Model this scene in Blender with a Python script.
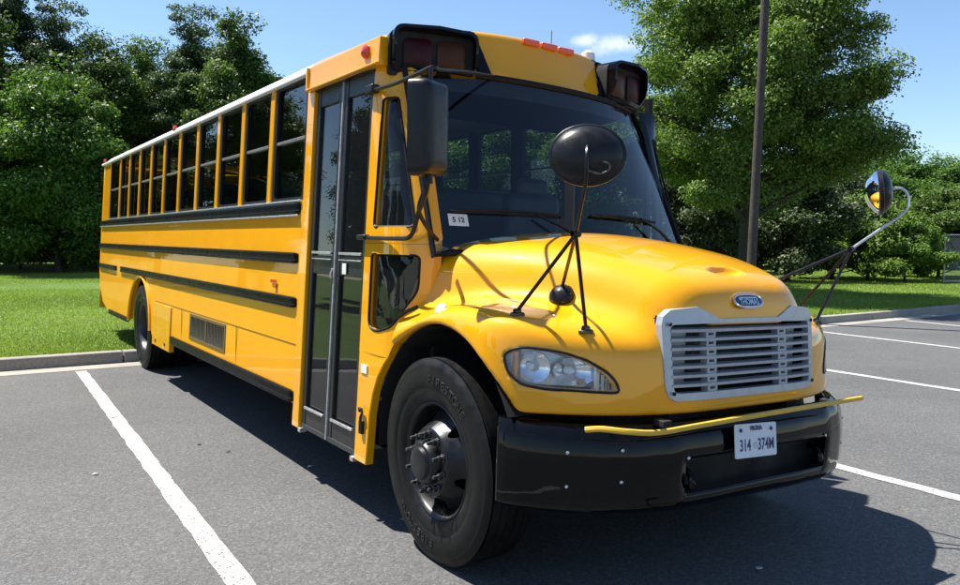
import bpy, bmesh, math, random
import numpy as np
from mathutils import Matrix, Vector
from math import sin, cos, pi, radians

for o in list(bpy.data.objects): bpy.data.objects.remove(o)
SC = bpy.context.scene
COL = SC.collection
random.seed(4); RNG = np.random.default_rng(4)

# ------------------------------------------------------------------ camera
CAM = (-3.1392, -3.3817, 1.6174)
RV = np.array([[0.83241659, -0.55409519, 0.00781952], [0.0300854, 0.05927828, 0.99778803], [0.55333308, 0.83034005, -0.0660144]])
cd = bpy.data.cameras.new('camera'); camo = bpy.data.objects.new('camera', cd); COL.objects.link(camo)
cd.sensor_width = 36; cd.lens = 798.306 / 960 * 36; cd.clip_end = 3000; cd.clip_start = .05
mm = Matrix.Identity(4)
for i in range(3):
    mm[i][0] = RV[0][i]; mm[i][1] = RV[1][i]; mm[i][2] = -RV[2][i]; mm[i][3] = CAM[i]
camo.matrix_world = mm
SC.camera = camo

# ------------------------------------------------------------------ light
SUN = Vector((.28, -.45, -1.0)).normalized()          # travel direction
W = bpy.data.worlds.new('World'); SC.world = W; W.use_nodes = True
wn = W.node_tree.nodes; wl = W.node_tree.links
bg = wn['Background']; bg.inputs['Strength'].default_value = .08
sky = wn.new('ShaderNodeTexSky'); sky.sky_type = 'NISHITA'; sky.sun_disc = False
sky.sun_elevation = math.asin(-SUN.z); sky.sun_rotation = math.atan2(-SUN.x, -SUN.y)
sky.air_density = 1.0; sky.dust_density = .1; sky.ozone_density = 4.5
# a few small fair-weather clouds fixed in directions of the sky
tc = wn.new('ShaderNodeTexCoord'); nz = wn.new('ShaderNodeTexNoise'); nz.inputs['Scale'].default_value = 34; nz.inputs['Detail'].default_value = 6
nz.inputs['Roughness'].default_value = .62
wl.new(tc.outputs['Generated'], nz.inputs['Vector'])
def pixdir(px, py):
    d = np.array([(px - 480) / 798.3, -(py - 292.5) / 798.3, 1.0]) @ RV
    return d / np.linalg.norm(d)
acc = None
for (d, sx, sz) in [(pixdir(618, 44), .05, .018), (pixdir(584, 40), .03, .012), (pixdir(250, -180), .16, .05), (pixdir(900, -260), .2, .06),
                    ((-.8, -.3, .45), .15, .05), ((.5, -.75, .4), .17, .05), ((-.2, -.9, .35), .13, .04)]:
    mp = wn.new('ShaderNodeVectorMath'); mp.operation = 'SUBTRACT'; wl.new(tc.outputs['Generated'], mp.inputs[0]); mp.inputs[1].default_value = d
    sc_ = wn.new('ShaderNodeVectorMath'); sc_.operation = 'MULTIPLY'; wl.new(mp.outputs[0], sc_.inputs[0]); sc_.inputs[1].default_value = (1 / sx, 1 / sx, 1 / sz)
    ln = wn.new('ShaderNodeVectorMath'); ln.operation = 'LENGTH'; wl.new(sc_.outputs[0], ln.inputs[0])
    inv = wn.new('ShaderNodeMath'); inv.operation = 'SUBTRACT'; inv.inputs[0].default_value = 1.0; wl.new(ln.outputs['Value'], inv.inputs[1]); inv.use_clamp = True
    if acc is None: acc = inv
    else:
        m2 = wn.new('ShaderNodeMath'); m2.operation = 'MAXIMUM'; wl.new(acc.outputs[0], m2.inputs[0]); wl.new(inv.outputs[0], m2.inputs[1]); acc = m2
mu = wn.new('ShaderNodeMath'); mu.operation = 'MULTIPLY_ADD'; wl.new(acc.outputs[0], mu.inputs[0]); mu.inputs[1].default_value = .8
nsub = wn.new('ShaderNodeMath'); nsub.operation = 'SUBTRACT'; wl.new(nz.outputs['Fac'], nsub.inputs[0]); nsub.inputs[1].default_value = .66
wl.new(nsub.outputs[0], mu.inputs[2])
ss = wn.new('ShaderNodeMapRange'); ss.interpolation_type = 'SMOOTHSTEP'; ss.inputs['From Min'].default_value = .0; ss.inputs['From Max'].default_value = .6
ss.inputs['To Max'].default_value = .55; wl.new(mu.outputs[0], ss.inputs['Value'])
gt = wn.new('ShaderNodeMath'); gt.operation = 'GREATER_THAN'; wl.new(acc.outputs[0], gt.inputs[0]); gt.inputs[1].default_value = .001
gm = wn.new('ShaderNodeMath'); gm.operation = 'MULTIPLY'; wl.new(ss.outputs[0], gm.inputs[0]); wl.new(gt.outputs[0], gm.inputs[1])
mixc = wn.new('ShaderNodeMix'); mixc.data_type = 'RGBA'; wl.new(gm.outputs[0], mixc.inputs['Factor'])
wl.new(sky.outputs[0], mixc.inputs['A']); mixc.inputs['B'].default_value = (7.6, 7.7, 7.9, 1)
wl.new(mixc.outputs['Result'], bg.inputs['Color'])
sl = bpy.data.lights.new('sun', 'SUN'); sl.energy = 4.9; sl.angle = radians(.53); sl.color = (1, .955, .88)
so = bpy.data.objects.new('sun', sl); COL.objects.link(so); so.location = (0, 0, 30)
so.rotation_euler = SUN.to_track_quat('-Z', 'Y').to_euler()
SC.view_settings.view_transform = 'Standard'; SC.view_settings.look = 'None'
SC.view_settings.exposure = 1.2; SC.view_settings.gamma = 1
SC.render.engine = 'CYCLES'
SC.cycles.max_bounces = 10; SC.cycles.transparent_max_bounces = 24

# ------------------------------------------------------------------ materials
MATS = {}
def mat(name, col=(.5, .5, .5), rough=.5, metal=0., coat=0., spec=.5, noise=None, bump=None, alpha=None, emit=None, ior=None, trans=0.):
    """noise=(scale, amount[, coord stretch]); bump=(scale, strength, distance)"""
    if name in MATS: return MATS[name]
    m = bpy.data.materials.new(name); m.use_nodes = True; MATS[name] = m
    n = m.node_tree.nodes; l = m.node_tree.links; b = n['Principled BSDF']
    b.inputs['Base Color'].default_value = (*col, 1); b.inputs['Roughness'].default_value = rough; b.inputs['Metallic'].default_value = metal
    b.inputs['Coat Weight'].default_value = coat; b.inputs['Coat Roughness'].default_value = .02; b.inputs['Specular IOR Level'].default_value = spec
    b.inputs['Transmission Weight'].default_value = trans
    if ior: b.inputs['IOR'].default_value = ior
    if emit: b.inputs['Emission Color'].default_value = (*emit[:3], 1); b.inputs['Emission Strength'].default_value = emit[3]
    if noise or bump:
        t = n.new('ShaderNodeTexCoord')
    if noise:
        x = n.new('ShaderNodeTexNoise'); x.inputs['Scale'].default_value = noise[0]; x.inputs['Detail'].default_value = 6
        l.new(t.outputs['Object'], x.inputs['Vector'])
        r = n.new('ShaderNodeMapRange'); r.inputs['From Min'].default_value = .25; r.inputs['From Max'].default_value = .75
        r.inputs['To Min'].default_value = 1 - noise[1]; r.inputs['To Max'].default_value = 1 + noise[1]; l.new(x.outputs['Fac'], r.inputs['Value'])
        v = n.new('ShaderNodeVectorMath'); v.operation = 'SCALE'; v.inputs[0].default_value = col; l.new(r.outputs[0], v.inputs['Scale'])
        l.new(v.outputs[0], b.inputs['Base Color'])
        r2 = n.new('ShaderNodeMapRange'); r2.inputs['From Min'].default_value = .3; r2.inputs['From Max'].default_value = .7
        r2.inputs['To Min'].default_value = max(.02, rough * (1 - noise[1])); r2.inputs['To Max'].default_value = min(1, rough * (1 + noise[1])); l.new(x.outputs['Fac'], r2.inputs['Value'])
        l.new(r2.outputs[0], b.inputs['Roughness'])
    if bump:
        x = n.new('ShaderNodeTexNoise'); x.inputs['Scale'].default_value = bump[0]; x.inputs['Detail'].default_value = 3
        l.new(t.outputs['Object'], x.inputs['Vector'])
        bp = n.new('ShaderNodeBump'); bp.inputs['Strength'].default_value = bump[1]; bp.inputs['Distance'].default_value = bump[2]
        l.new(x.outputs['Fac'], bp.inputs['Height']); l.new(bp.outputs[0], b.inputs['Normal'])
        if coat: l.new(bp.outputs[0], b.inputs['Coat Normal'])
    return m

YEL = (.79, .345, .0010)
paint = mat('bus_yellow_paint', YEL, .42, coat=.95, spec=.08, noise=(3, .05), bump=(2.2, .06, .02))
paint_side = mat('bus_yellow_side_sheet', YEL, .42, coat=.45, spec=.10, noise=(2.5, .06), bump=(1.1, .10, .02))
yarm = mat('crossing_arm_yellow', (.62, .38, .03), .5, noise=(20, .12))
whitep = mat('roof_white_paint', (.80, .80, .77), .4, noise=(4, .04))
blackg = mat('black_gloss', (.003, .003, .0035), .05, coat=.0, spec=.24, noise=(12, .25))
blackp = mat('black_plastic', (.009, .009, .010), .34, spec=.3, noise=(30, .2), bump=(300, .1, .001))
blackr = mat('black_rail', (.004, .004, .004), .34, spec=.09, noise=(9, .3))
blackm = mat('black_matt', (.008, .008, .008), .8, noise=(6, .3))
rubber = mat('tyre_rubber', (.006, .006, .006), .5, spec=.22, noise=(14, .3), bump=(90, .15, .002))
tyretext = mat('tyre_lettering', (.012, .012, .012), .55, noise=(40, .3))
rimblk = mat('rim_black_enamel', (.007, .0075, .009), .36, coat=.0, spec=.4, noise=(18, .3))
rimgrey = mat('rim_grey', (.04, .042, .045), .4, metal=.4, noise=(12, .25))
steel = mat('dark_steel', (.10, .10, .10), .4, metal=.8, noise=(60, .4))
chrome = mat('chrome', (.8, .8, .82), .08, metal=1.)
mirror_m = mat('mirror_glass', (.9, .9, .9), .02, metal=1.)
alu = mat('aluminium', (.62, .63, .64), .3, metal=.8, noise=(30, .15))
silver = mat('grille_silver_paint', (.40, .43, .47), .3, metal=.25, noise=(25, .1))
doorm = mat('door_dark_frame', (.014, .015, .016), .35, spec=.35, noise=(15, .25))
seal = mat('rubber_seal_grey', (.28, .29, .29), .5, noise=(30, .3))
redl = mat('red_lens', (.55, .03, .01), .15, coat=.8)
reddark = mat('red_lens_dark', (.03, .002, .003), .35, spec=.2)
amberdark = mat('amber_lens_dark', (.055, .018, .004), .35, spec=.2)
amber = mat('amber_lens', (.80, .10, .015), .2, coat=.5)
whitel = mat('white_lens', (.7, .7, .68), .25, coat=.5, noise=(60, .15))
reflect = mat('headlight_reflector', (.75, .77, .80), .12, metal=.9, noise=(30, .25), bump=(40, .25, .004))
plate_m = mat('licence_plate_white', (.62, .66, .72), .45, noise=(30, .06))
inkblue = mat('plate_blue_ink', (.02, .03, .12), .5)
badgeblue = mat('badge_dark_blue', (.008, .014, .05), .2, coat=.6)
stick = mat('sticker_white', (.7, .72, .68), .5, noise=(60, .1))
inkblk = mat('sticker_ink', (.03, .04, .04), .6)
seatm = mat('seat_vinyl', (.035, .045, .05), .5, noise=(9, .2), bump=(50, .2, .003))
floorm = mat('bus_floor', (.03, .03, .03), .7, noise=(9, .2))
dashm = mat('dash_black', (.012, .012, .013), .6, noise=(20, .2))
liner = mat('interior_liner', (.16, .16, .155), .6, noise=(5, .1))
ventm = mat('vent_dark_mesh', (.035, .03, .022), .6, noise=(30, .3))
frame_m = mat('window_frame_black', (.007, .007, .008), .5, spec=.2, noise=(20, .2))
winbar = mat('window_bar_grey', (.20, .20, .19), .4, metal=.4, noise=(30, .2))

def glass(name, tint, refl=1.45, rough=.0, sheen_dirt=0.):
    m = bpy.data.materials.new(name); m.use_nodes = True; n = m.node_tree.nodes; l = m.node_tree.links
    for x in list(n):
        if x.type == 'BSDF_PRINCIPLED': n.remove(x)
    out = n['Material Output']
    tr = n.new('ShaderNodeBsdfTransparent'); tr.inputs[0].default_value = (*tint, 1)
    gl = n.new('ShaderNodeBsdfGlossy'); gl.inputs['Roughness'].default_value = rough
    fr = n.new('ShaderNodeFresnel')
    ge = n.new('ShaderNodeNewGeometry'); io = n.new('ShaderNodeMapRange'); io.inputs['To Min'].default_value = refl; io.inputs['To Max'].default_value = 1 / refl
    l.new(ge.outputs['Backfacing'], io.inputs['Value']); l.new(io.outputs[0], fr.inputs[0])
    tcx = n.new('ShaderNodeTexCoord'); nx = n.new('ShaderNodeTexNoise'); nx.inputs['Scale'].default_value = 1.6
    l.new(tcx.outputs['Object'], nx.inputs['Vector'])
    bp = n.new('ShaderNodeBump'); bp.inputs['Strength'].default_value = .05; bp.inputs['Distance'].default_value = .02; l.new(nx.outputs['Fac'], bp.inputs['Height'])
    l.new(bp.outputs[0], gl.inputs['Normal'])
    mx = n.new('ShaderNodeMixShader'); l.new(fr.outputs[0], mx.inputs[0]); l.new(tr.outputs[0], mx.inputs[1]); l.new(gl.outputs[0], mx.inputs[2])
    last = mx
    if sheen_dirt:
        df = n.new('ShaderNodeBsdfDiffuse'); df.inputs[0].default_value = (.55, .60, .64, 1)  # pale blue diffuse layer; on the headlight lens it paints in brightness
        m2 = n.new('ShaderNodeMixShader'); m2.inputs[0].default_value = sheen_dirt; l.new(mx.outputs[0], m2.inputs[1]); l.new(df.outputs[0], m2.inputs[2]); last = m2
    l.new(last.outputs[0], out.inputs['Surface']); MATS[name] = m
    return m
gl_side = glass('tinted_side_glass', (.62, .66, .66), 1.5)
gl_ws = glass('windscreen_glass', (.68, .75, .79), 1.6)
gl_door = glass('door_glass', (.42, .46, .46), 1.45, sheen_dirt=.01)
gl_lens = glass('headlight_lens', (.95, .97, .99), 1.45, .02, .08)  # whitish layer in the lens colour stands in for reflected light

# ------------------------------------------------------------------ mesh helpers
def link(o, parent=None):
    COL.objects.link(o)
    if parent is not None: o.parent = parent
    return o
def newmesh(name, v, f, mats, mi=None, smooth=35, recalc=True):
    me = bpy.data.meshes.new(name); me.from_pydata([tuple(p) for p in v], [], [tuple(q) for q in f])
    for m in (mats if isinstance(mats, (list, tuple)) else [mats]): me.materials.append(m)
    if mi is not None: me.polygons.foreach_set('material_index', np.array(mi, dtype=np.int32))
    if recalc:
        b = bmesh.new(); b.from_mesh(me); bmesh.ops.recalc_face_normals(b, faces=b.faces); b.to_mesh(me); b.free()
    if smooth:
        me.shade_smooth(); me.set_sharp_from_angle(angle=radians(smooth))
    me.update(); return me
class MB:
    def __init__(s): s.v = []; s.f = []; s.m = []
    def add(s, v, f, m=0):
        n = len(s.v); s.v += [tuple(map(float, p)) for p in v]; s.f += [tuple(n + i for i in q) for q in f]; s.m += [m] * len(f); return s
    def box(s, c, d, m=0, rot=None):
        v = [Vector((x * d[0] / 2, y * d[1] / 2, z * d[2] / 2)) for x in (-1, 1) for y in (-1, 1) for z in (-1, 1)]
        if rot is not None: v = [rot @ p for p in v]
        return s.add([(p.x + c[0], p.y + c[1], p.z + c[2]) for p in v], [(0, 1, 3, 2), (4, 6, 7, 5), (0, 4, 5, 1), (2, 3, 7, 6), (0, 2, 6, 4), (1, 5, 7, 3)], m)
    def tube(s, pts, r, seg=8, closed=False, m=0, caps=True):
        P = [Vector(p) for p in pts]; n = len(P)
        rr = r if isinstance(r, (list, tuple)) else [r] * n
        T = []
        for i in range(n):
            a = P[(i - 1) % n] if (closed or i > 0) else P[i]; b = P[(i + 1) % n] if (closed or i < n - 1) else P[i]
            T.append((b - a).normalized())
        up = Vector((0, 0, 1)) if abs(T[0].z) < .9 else Vector((1, 0, 0))
        N = (up - T[0] * up.dot(T[0])).normalized(); v = []
        for i in range(n):
            N = (N - T[i] * N.dot(T[i])).normalized(); B = T[i].cross(N)
            for k in range(seg):
                a = 2 * pi * k / seg; v.append(P[i] + (N * cos(a) + B * sin(a)) * rr[i])
        f = []
        for i in range(n if closed else n - 1):
            j = (i + 1) % n
            for k in range(seg):
                k2 = (k + 1) % seg; f.append((i * seg + k, i * seg + k2, j * seg + k2, j * seg + k))
        if not closed and caps: f += [tuple(range(seg))[::-1], tuple((n - 1) * seg + k for k in range(seg))]
        return s.add(v, f, m)
    def lathe(s, prof, c=(0, 0, 0), ax=(1, 0, 0), seg=48, m=0, close=False):
        """prof: (axial, radius)"""
        A = Vector(ax).normalized(); up = Vector((0, 0, 1)) if abs(A.z) < .9 else Vector((1, 0, 0)); N = (up - A * up.dot(A)).normalized(); B = A.cross(N); c = Vector(c)
        v = []
        for a, r in prof:
            for k in range(seg):
                t = 2 * pi * k / seg; v.append(c + A * a + (N * cos(t) + B * sin(t)) * r)
        f = []
        n = len(prof)
        for i in range(n if close else n - 1):
            j = (i + 1) % n
            for k in range(seg):
                k2 = (k + 1) % seg; f.append((i * seg + k, i * seg + k2, j * seg + k2, j * seg + k))
        return s.add(v, f, m)
    def plate(s, poly, front, back, m=0):
        """poly 2-D, front/back map (u,v)->xyz"""
        n = len(poly); v = [front(*p) for p in poly] + [back(*p) for p in poly]
        f = [tuple(range(n)), tuple(range(2 * n - 1, n - 1, -1))] + [(i, (i + 1) % n, n + (i + 1) % n, n + i) for i in range(n)]
        return s.add(v, f, m)
    def ring(s, outer, hole, fn, rings=3, back=None, m=0, nang=48):
        """patch between two outlines star-shaped about the hole's centre, mapped by fn; back adds thickness"""
        cx = sum(p[0] for p in hole) / len(hole); cy = sum(p[1] for p in hole) / len(hole)
        angs = sorted(set([round(-pi + 2 * pi * k / nang, 5) for k in range(nang)] + [round(math.atan2(p[1] - cy, p[0] - cx), 5) for p in list(outer) + list(hole)]))
        angs = [a for i, a in enumerate(angs) if i == 0 or a - angs[i - 1] > .004]
        def hit(poly, a):
            d = (cos(a), sin(a)); best = 0
            for i in range(len(poly)):
                p = poly[i]; q = poly[(i + 1) % len(poly)]
                ex, ey = q[0] - p[0], q[1] - p[1]; den = d[0] * ey - d[1] * ex
                if abs(den) < 1e-12: continue
                t = ((p[0] - cx) * ey - (p[1] - cy) * ex) / den; u = ((p[0] - cx) * d[1] - (p[1] - cy) * d[0]) / den
                if -1e-6 <= u <= 1 + 1e-6 and t > best: best = t
            return (cx + d[0] * best, cy + d[1] * best)
        O = [hit(outer, a) for a in angs]; H = [hit(hole, a) for a in angs]; n = len(angs)
        uv = [[(o[0] + (h[0] - o[0]) * r / rings, o[1] + (h[1] - o[1]) * r / rings) for o, h in zip(O, H)] for r in range(rings + 1)]
        v = [fn(*p) for row in uv for p in row]; f = []
        for r in range(rings):
            for k in range(n):
                k2 = (k + 1) % n; f.append((r * n + k, r * n + k2, (r + 1) * n + k2, (r + 1) * n + k))
        if back:
            b0 = len(v); v += [back(*p) for p in uv[0]] + [back(*p) for p in uv[-1]]
            for k in range(n):
                k2 = (k + 1) % n
                f += [(k, b0 + k, b0 + k2, k2), (rings * n + k2, b0 + n + k2, b0 + n + k, rings * n + k), (b0 + k, b0 + n + k, b0 + n + k2, b0 + k2)]
        s.add(v, f, m); return H
    def disc(s, poly, fn, rings=3, m=0):
        cx = sum(p[0] for p in poly) / len(poly); cy = sum(p[1] for p in poly) / len(poly); n = len(poly)
        v = [fn(cx, cy)]; f = []
        for r in range(1, rings + 1):
            for p in poly: v.append(fn(cx + (p[0] - cx) * r / rings, cy + (p[1] - cy) * r / rings))
        for k in range(n):
            k2 = (k + 1) % n; f.append((0, 1 + k, 1 + k2))
            for r in range(rings - 1): f.append((1 + r * n + k, 1 + (r + 1) * n + k, 1 + (r + 1) * n + k2, 1 + r * n + k2))
        return s.add(v, f, m)
    def grid(s, us, vs, fn, m=0, skip=None):
        v = [fn(a, b) for a in us for b in vs]; nv = len(vs); f = []
        for i in range(len(us) - 1):
            for j in range(nv - 1):
                if skip and skip((us[i] + us[i + 1]) / 2, (vs[j] + vs[j + 1]) / 2): continue
                f.append((i * nv + j, (i + 1) * nv + j, (i + 1) * nv + j + 1, i * nv + j + 1))
        return s.add(v, f, m)
    def mirror(s):
        o = MB(); o.v = [(-x, y, z) for x, y, z in s.v]; o.f = [q[::-1] for q in s.f]; o.m = list(s.m); return o
    def mesh(s, name, mats, smooth=35, recalc=True): return newmesh(name, s.v, s.f, mats, s.m, smooth, recalc)
    def build(s, name, mats, parent=None, bev=0, smooth=35, mtx=None, solid=0, recalc=True):
        o = bpy.data.objects.new(name, s.mesh(name, mats, smooth, recalc)); link(o, parent)
        if mtx is not None: o.matrix_local = mtx
        if solid:
            md = o.modifiers.new('solid', 'SOLIDIFY'); md.thickness = solid; md.offset = 0
        if bev:
            md = o.modifiers.new('bevel', 'BEVEL'); md.width = bev; md.segments = 2; md.limit_method = 'ANGLE'; md.angle_limit = radians(40)
        return o
def roundpoly(pts, r, seg=4):
    out = []; n = len(pts)
    rr = r if isinstance(r, (list, tuple)) else [r] * n
    for i in range(n):
        p0, p, p1 = Vector(pts[i - 1]), Vector(pts[i]), Vector(pts[(i + 1) % n]); q = rr[i]
        a = p + (p0 - p).normalized() * min(q, (p0 - p).length * .45); b = p + (p1 - p).normalized() * min(q, (p1 - p).length * .45)
        for k in range(seg + 1):
            t = k / seg; c = a * (1 - t) ** 2 + p * 2 * t * (1 - t) + b * t * t; out.append((c.x, c.y))
    return out
def smoothpath(pts, n=6):
    """Catmull-Rom through 3-D points"""
    P = [Vector(p) for p in pts]; out = []
    for i in range(len(P) - 1):
        a = P[max(i - 1, 0)]; b = P[i]; c = P[i + 1]; d = P[min(i + 2, len(P) - 1)]
        for k in range(n):
            t = k / n; out.append(.5 * ((2 * b) + (c - a) * t + (2 * a - 5 * b + 4 * c - d) * t * t + (3 * b - a - 3 * c + d) * t ** 3))
    out.append(P[-1]); return out
def textmesh(txt, size=1., extrude=0., align='CENTER', bold=0.):
    cu = bpy.data.curves.new('t', 'FONT'); cu.body = txt; cu.size = size; cu.extrude = extrude; cu.align_x = align; cu.align_y = 'CENTER'; cu.offset = bold; cu.resolution_u = 3
    o = bpy.data.objects.new('t', cu); COL.objects.link(o); bpy.context.view_layer.update()
    me = bpy.data.meshes.new_from_object(o.evaluated_get(bpy.context.evaluated_depsgraph_get()))
    v = [tuple(p.co) for p in me.vertices]; f = [tuple(p.vertices) for p in me.polygons]
    bpy.data.objects.remove(o); bpy.data.curves.remove(cu); bpy.data.meshes.remove(me)
    return v, f
def surface_nets(f, lo, hi, h, iters=4):
    n = [int(round((hi[i] - lo[i]) / h)) + 1 for i in range(3)]
    ax = [lo[i] + h * np.arange(n[i]) for i in range(3)]
    X, Y, Z = np.meshgrid(*ax, indexing='ij'); F = f(X, Y, Z); S = F < 0
    c = S[:-1, :-1, :-1].astype(np.int8)
    cnt = np.zeros([k - 1 for k in n], np.int8)
    for a in (0, 1):
        for b in (0, 1):
            for d in (0, 1): cnt += S[a:n[0] - 1 + a, b:n[1] - 1 + b, d:n[2] - 1 + d]
    act = (cnt > 0) & (cnt < 8); idx = -np.ones(act.shape, int); I = np.argwhere(act); idx[act] = np.arange(len(I))
    P = np.zeros((len(I), 3)); K = np.zeros(len(I))
    corners = [(a, b, d) for a in (0, 1) for b in (0, 1) for d in (0, 1)]
    for i, p in enumerate(corners):
        for j, q in enumerate(corners):
            if j <= i or sum(abs(p[k] - q[k]) for k in range(3)) != 1: continue
            fa = F[I[:, 0] + p[0], I[:, 1] + p[1], I[:, 2] + p[2]]; fb = F[I[:, 0] + q[0], I[:, 1] + q[1], I[:, 2] + q[2]]
            cr = (fa < 0) != (fb < 0); t = np.where(cr, fa / np.where(fa - fb == 0, 1, fa - fb), 0)
            pt = I + np.array(p) + t[:, None] * (np.array(q) - np.array(p)); P[cr] += pt[cr]; K[cr] += 1
    P = P / K[:, None] * h + np.array(lo)
    for _ in range(iters):
        e = 1e-3; v = f(P[:, 0], P[:, 1], P[:, 2])
        G = np.stack([f(P[:, 0] + e * (k == 0), P[:, 1] + e * (k == 1), P[:, 2] + e * (k == 2)) - f(P[:, 0] - e * (k == 0), P[:, 1] - e * (k == 1), P[:, 2] - e * (k == 2)) for k in range(3)], 1) / (2 * e)
        st = -(v / np.maximum((G * G).sum(1), .05))[:, None] * G; ln = np.linalg.norm(st, axis=1, keepdims=True)
        P += st * np.minimum(1, .35 * h / np.maximum(ln, 1e-9))
    Q = []
    for k in range(3):
        sl0 = [slice(None)] * 3; sl1 = [slice(None)] * 3; sl0[k] = slice(0, -1); sl1[k] = slice(1, None)
        A = S[tuple(sl0)]; B = S[tuple(sl1)]; E = np.argwhere(A != B)
        a, b = (k + 1) % 3, (k + 2) % 3
        E = E[(E[:, a] > 0) & (E[:, b] > 0) & (E[:, a] < n[a] - 1) & (E[:, b] < n[b] - 1)]
        def cell(da, db):
            q = E.copy(); q[:, a] -= da; q[:, b] -= db; return idx[q[:, 0], q[:, 1], q[:, 2]]
        quad = np.stack([cell(0, 0), cell(1, 0), cell(1, 1), cell(0, 1)], 1)
        ins = A[E[:, 0], E[:, 1], E[:, 2]]; quad[~ins] = quad[~ins][:, ::-1]
        Q.append(quad[(quad >= 0).all(1)])
    return P, np.concatenate(Q)
def smax(a, b, k):
    h = np.clip(.5 + .5 * (a - b) / k, 0, 1); return b * (1 - h) + a * h + k * h * (1 - h)
def smin(a, b, k): return -smax(-a, -b, k)
def polysd(px, py, poly):
    d = np.full(np.shape(px), 1e9); ins = np.zeros(np.shape(px), bool); n = len(poly)
    for i in range(n):
        x0, y0 = poly[i]; x1, y1 = poly[(i + 1) % n]; ex, ey = x1 - x0, y1 - y0
        t = np.clip(((px - x0) * ex + (py - y0) * ey) / (ex * ex + ey * ey), 0, 1)
        d = np.minimum(d, np.hypot(px - x0 - t * ex, py - y0 - t * ey))
        c = ((y0 > py) != (y1 > py)); xi = x0 + (py - y0) * ex / (ey if abs(ey) > 1e-12 else 1e-12); ins ^= c & (px < xi)
    return np.where(ins, -d, d)
def label(o, lab, cat, group=None):
    o['label'] = lab; o['category'] = cat
    if group: o['group'] = group
    return o
def structure(o): o['kind'] = 'structure'; return o
def empty(name, loc=(0, 0, 0), parent=None):
    o = bpy.data.objects.new(name, None); o.empty_display_size = .1; link(o, parent); o.location = loc; return o


# ------------------------------------------------------------------ ground
KERB = [(-220, 22), (-60, 11.2), (-20, 8.6), (-6, 7.75), (-2.6, 7.62), (0, 7.62), (2.5, 7.45), (5, 6.9), (7.5, 6.2), (10, 5.92), (14, 5.95), (18, 6.1), (26, 6.9), (45, 10), (220, 40)]
def kerb_y(x): return float(np.interp(x, [k[0] for k in KERB], [k[1] for k in KERB]))
def ground_mat(name, c1, c2, fine, coarse, rough, bumps, extra=None):
    m = bpy.data.materials.new(name); m.use_nodes = True; n = m.node_tree.nodes; l = m.node_tree.links; b = n['Principled BSDF']
    t = n.new('ShaderNodeTexCoord'); b.inputs['Roughness'].default_value = rough; b.inputs['Specular IOR Level'].default_value = .25
    def noise(s, det=4, rg=.6):
        x = n.new('ShaderNodeTexNoise'); x.inputs['Scale'].default_value = s; x.inputs['Detail'].default_value = det; x.inputs['Roughness'].default_value = rg; l.new(t.outputs['Object'], x.inputs['Vector']); return x
    def rng(x, a, b_, lo, hi):
        r = n.new('ShaderNodeMapRange'); r.inputs['From Min'].default_value = a; r.inputs['From Max'].default_value = b_; r.inputs['To Min'].default_value = lo; r.inputs['To Max'].default_value = hi; l.new(x, r.inputs['Value']); return r.outputs[0]
    f1 = noise(fine, 2, .7); f2 = noise(coarse, 5, .6); f3 = noise(fine * .3, 3)
    mx = n.new('ShaderNodeMix'); mx.data_type = 'RGBA'; mx.inputs['A'].default_value = (*c1, 1); mx.inputs['B'].default_value = (*c2, 1); l.new(rng(f1.outputs['Fac'], .32, .68, 0, 1), mx.inputs['Factor'])
    s = n.new('ShaderNodeMath'); s.operation = 'MULTIPLY'; l.new(rng(f2.outputs['Fac'], .3, .7, .82, 1.16), s.inputs[0]); l.new(rng(f3.outputs['Fac'], .3, .7, .85, 1.15), s.inputs[1])
    v = n.new('ShaderNodeVectorMath'); v.operation = 'SCALE'; l.new(mx.outputs['Result'], v.inputs[0]); l.new(s.outputs[0], v.inputs['Scale'])
    last = v.outputs[0]
    if extra: last = extra(n, l, t, last)
    l.new(last, b.inputs['Base Color'])
    bp = n.new('ShaderNodeBump'); bp.inputs['Strength'].default_value = bumps[0]; bp.inputs['Distance'].default_value = bumps[1]; l.new(f1.outputs['Fac'], bp.inputs['Height']); l.new(bp.outputs[0], b.inputs['Normal'])
    MATS[name] = m; return m
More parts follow.
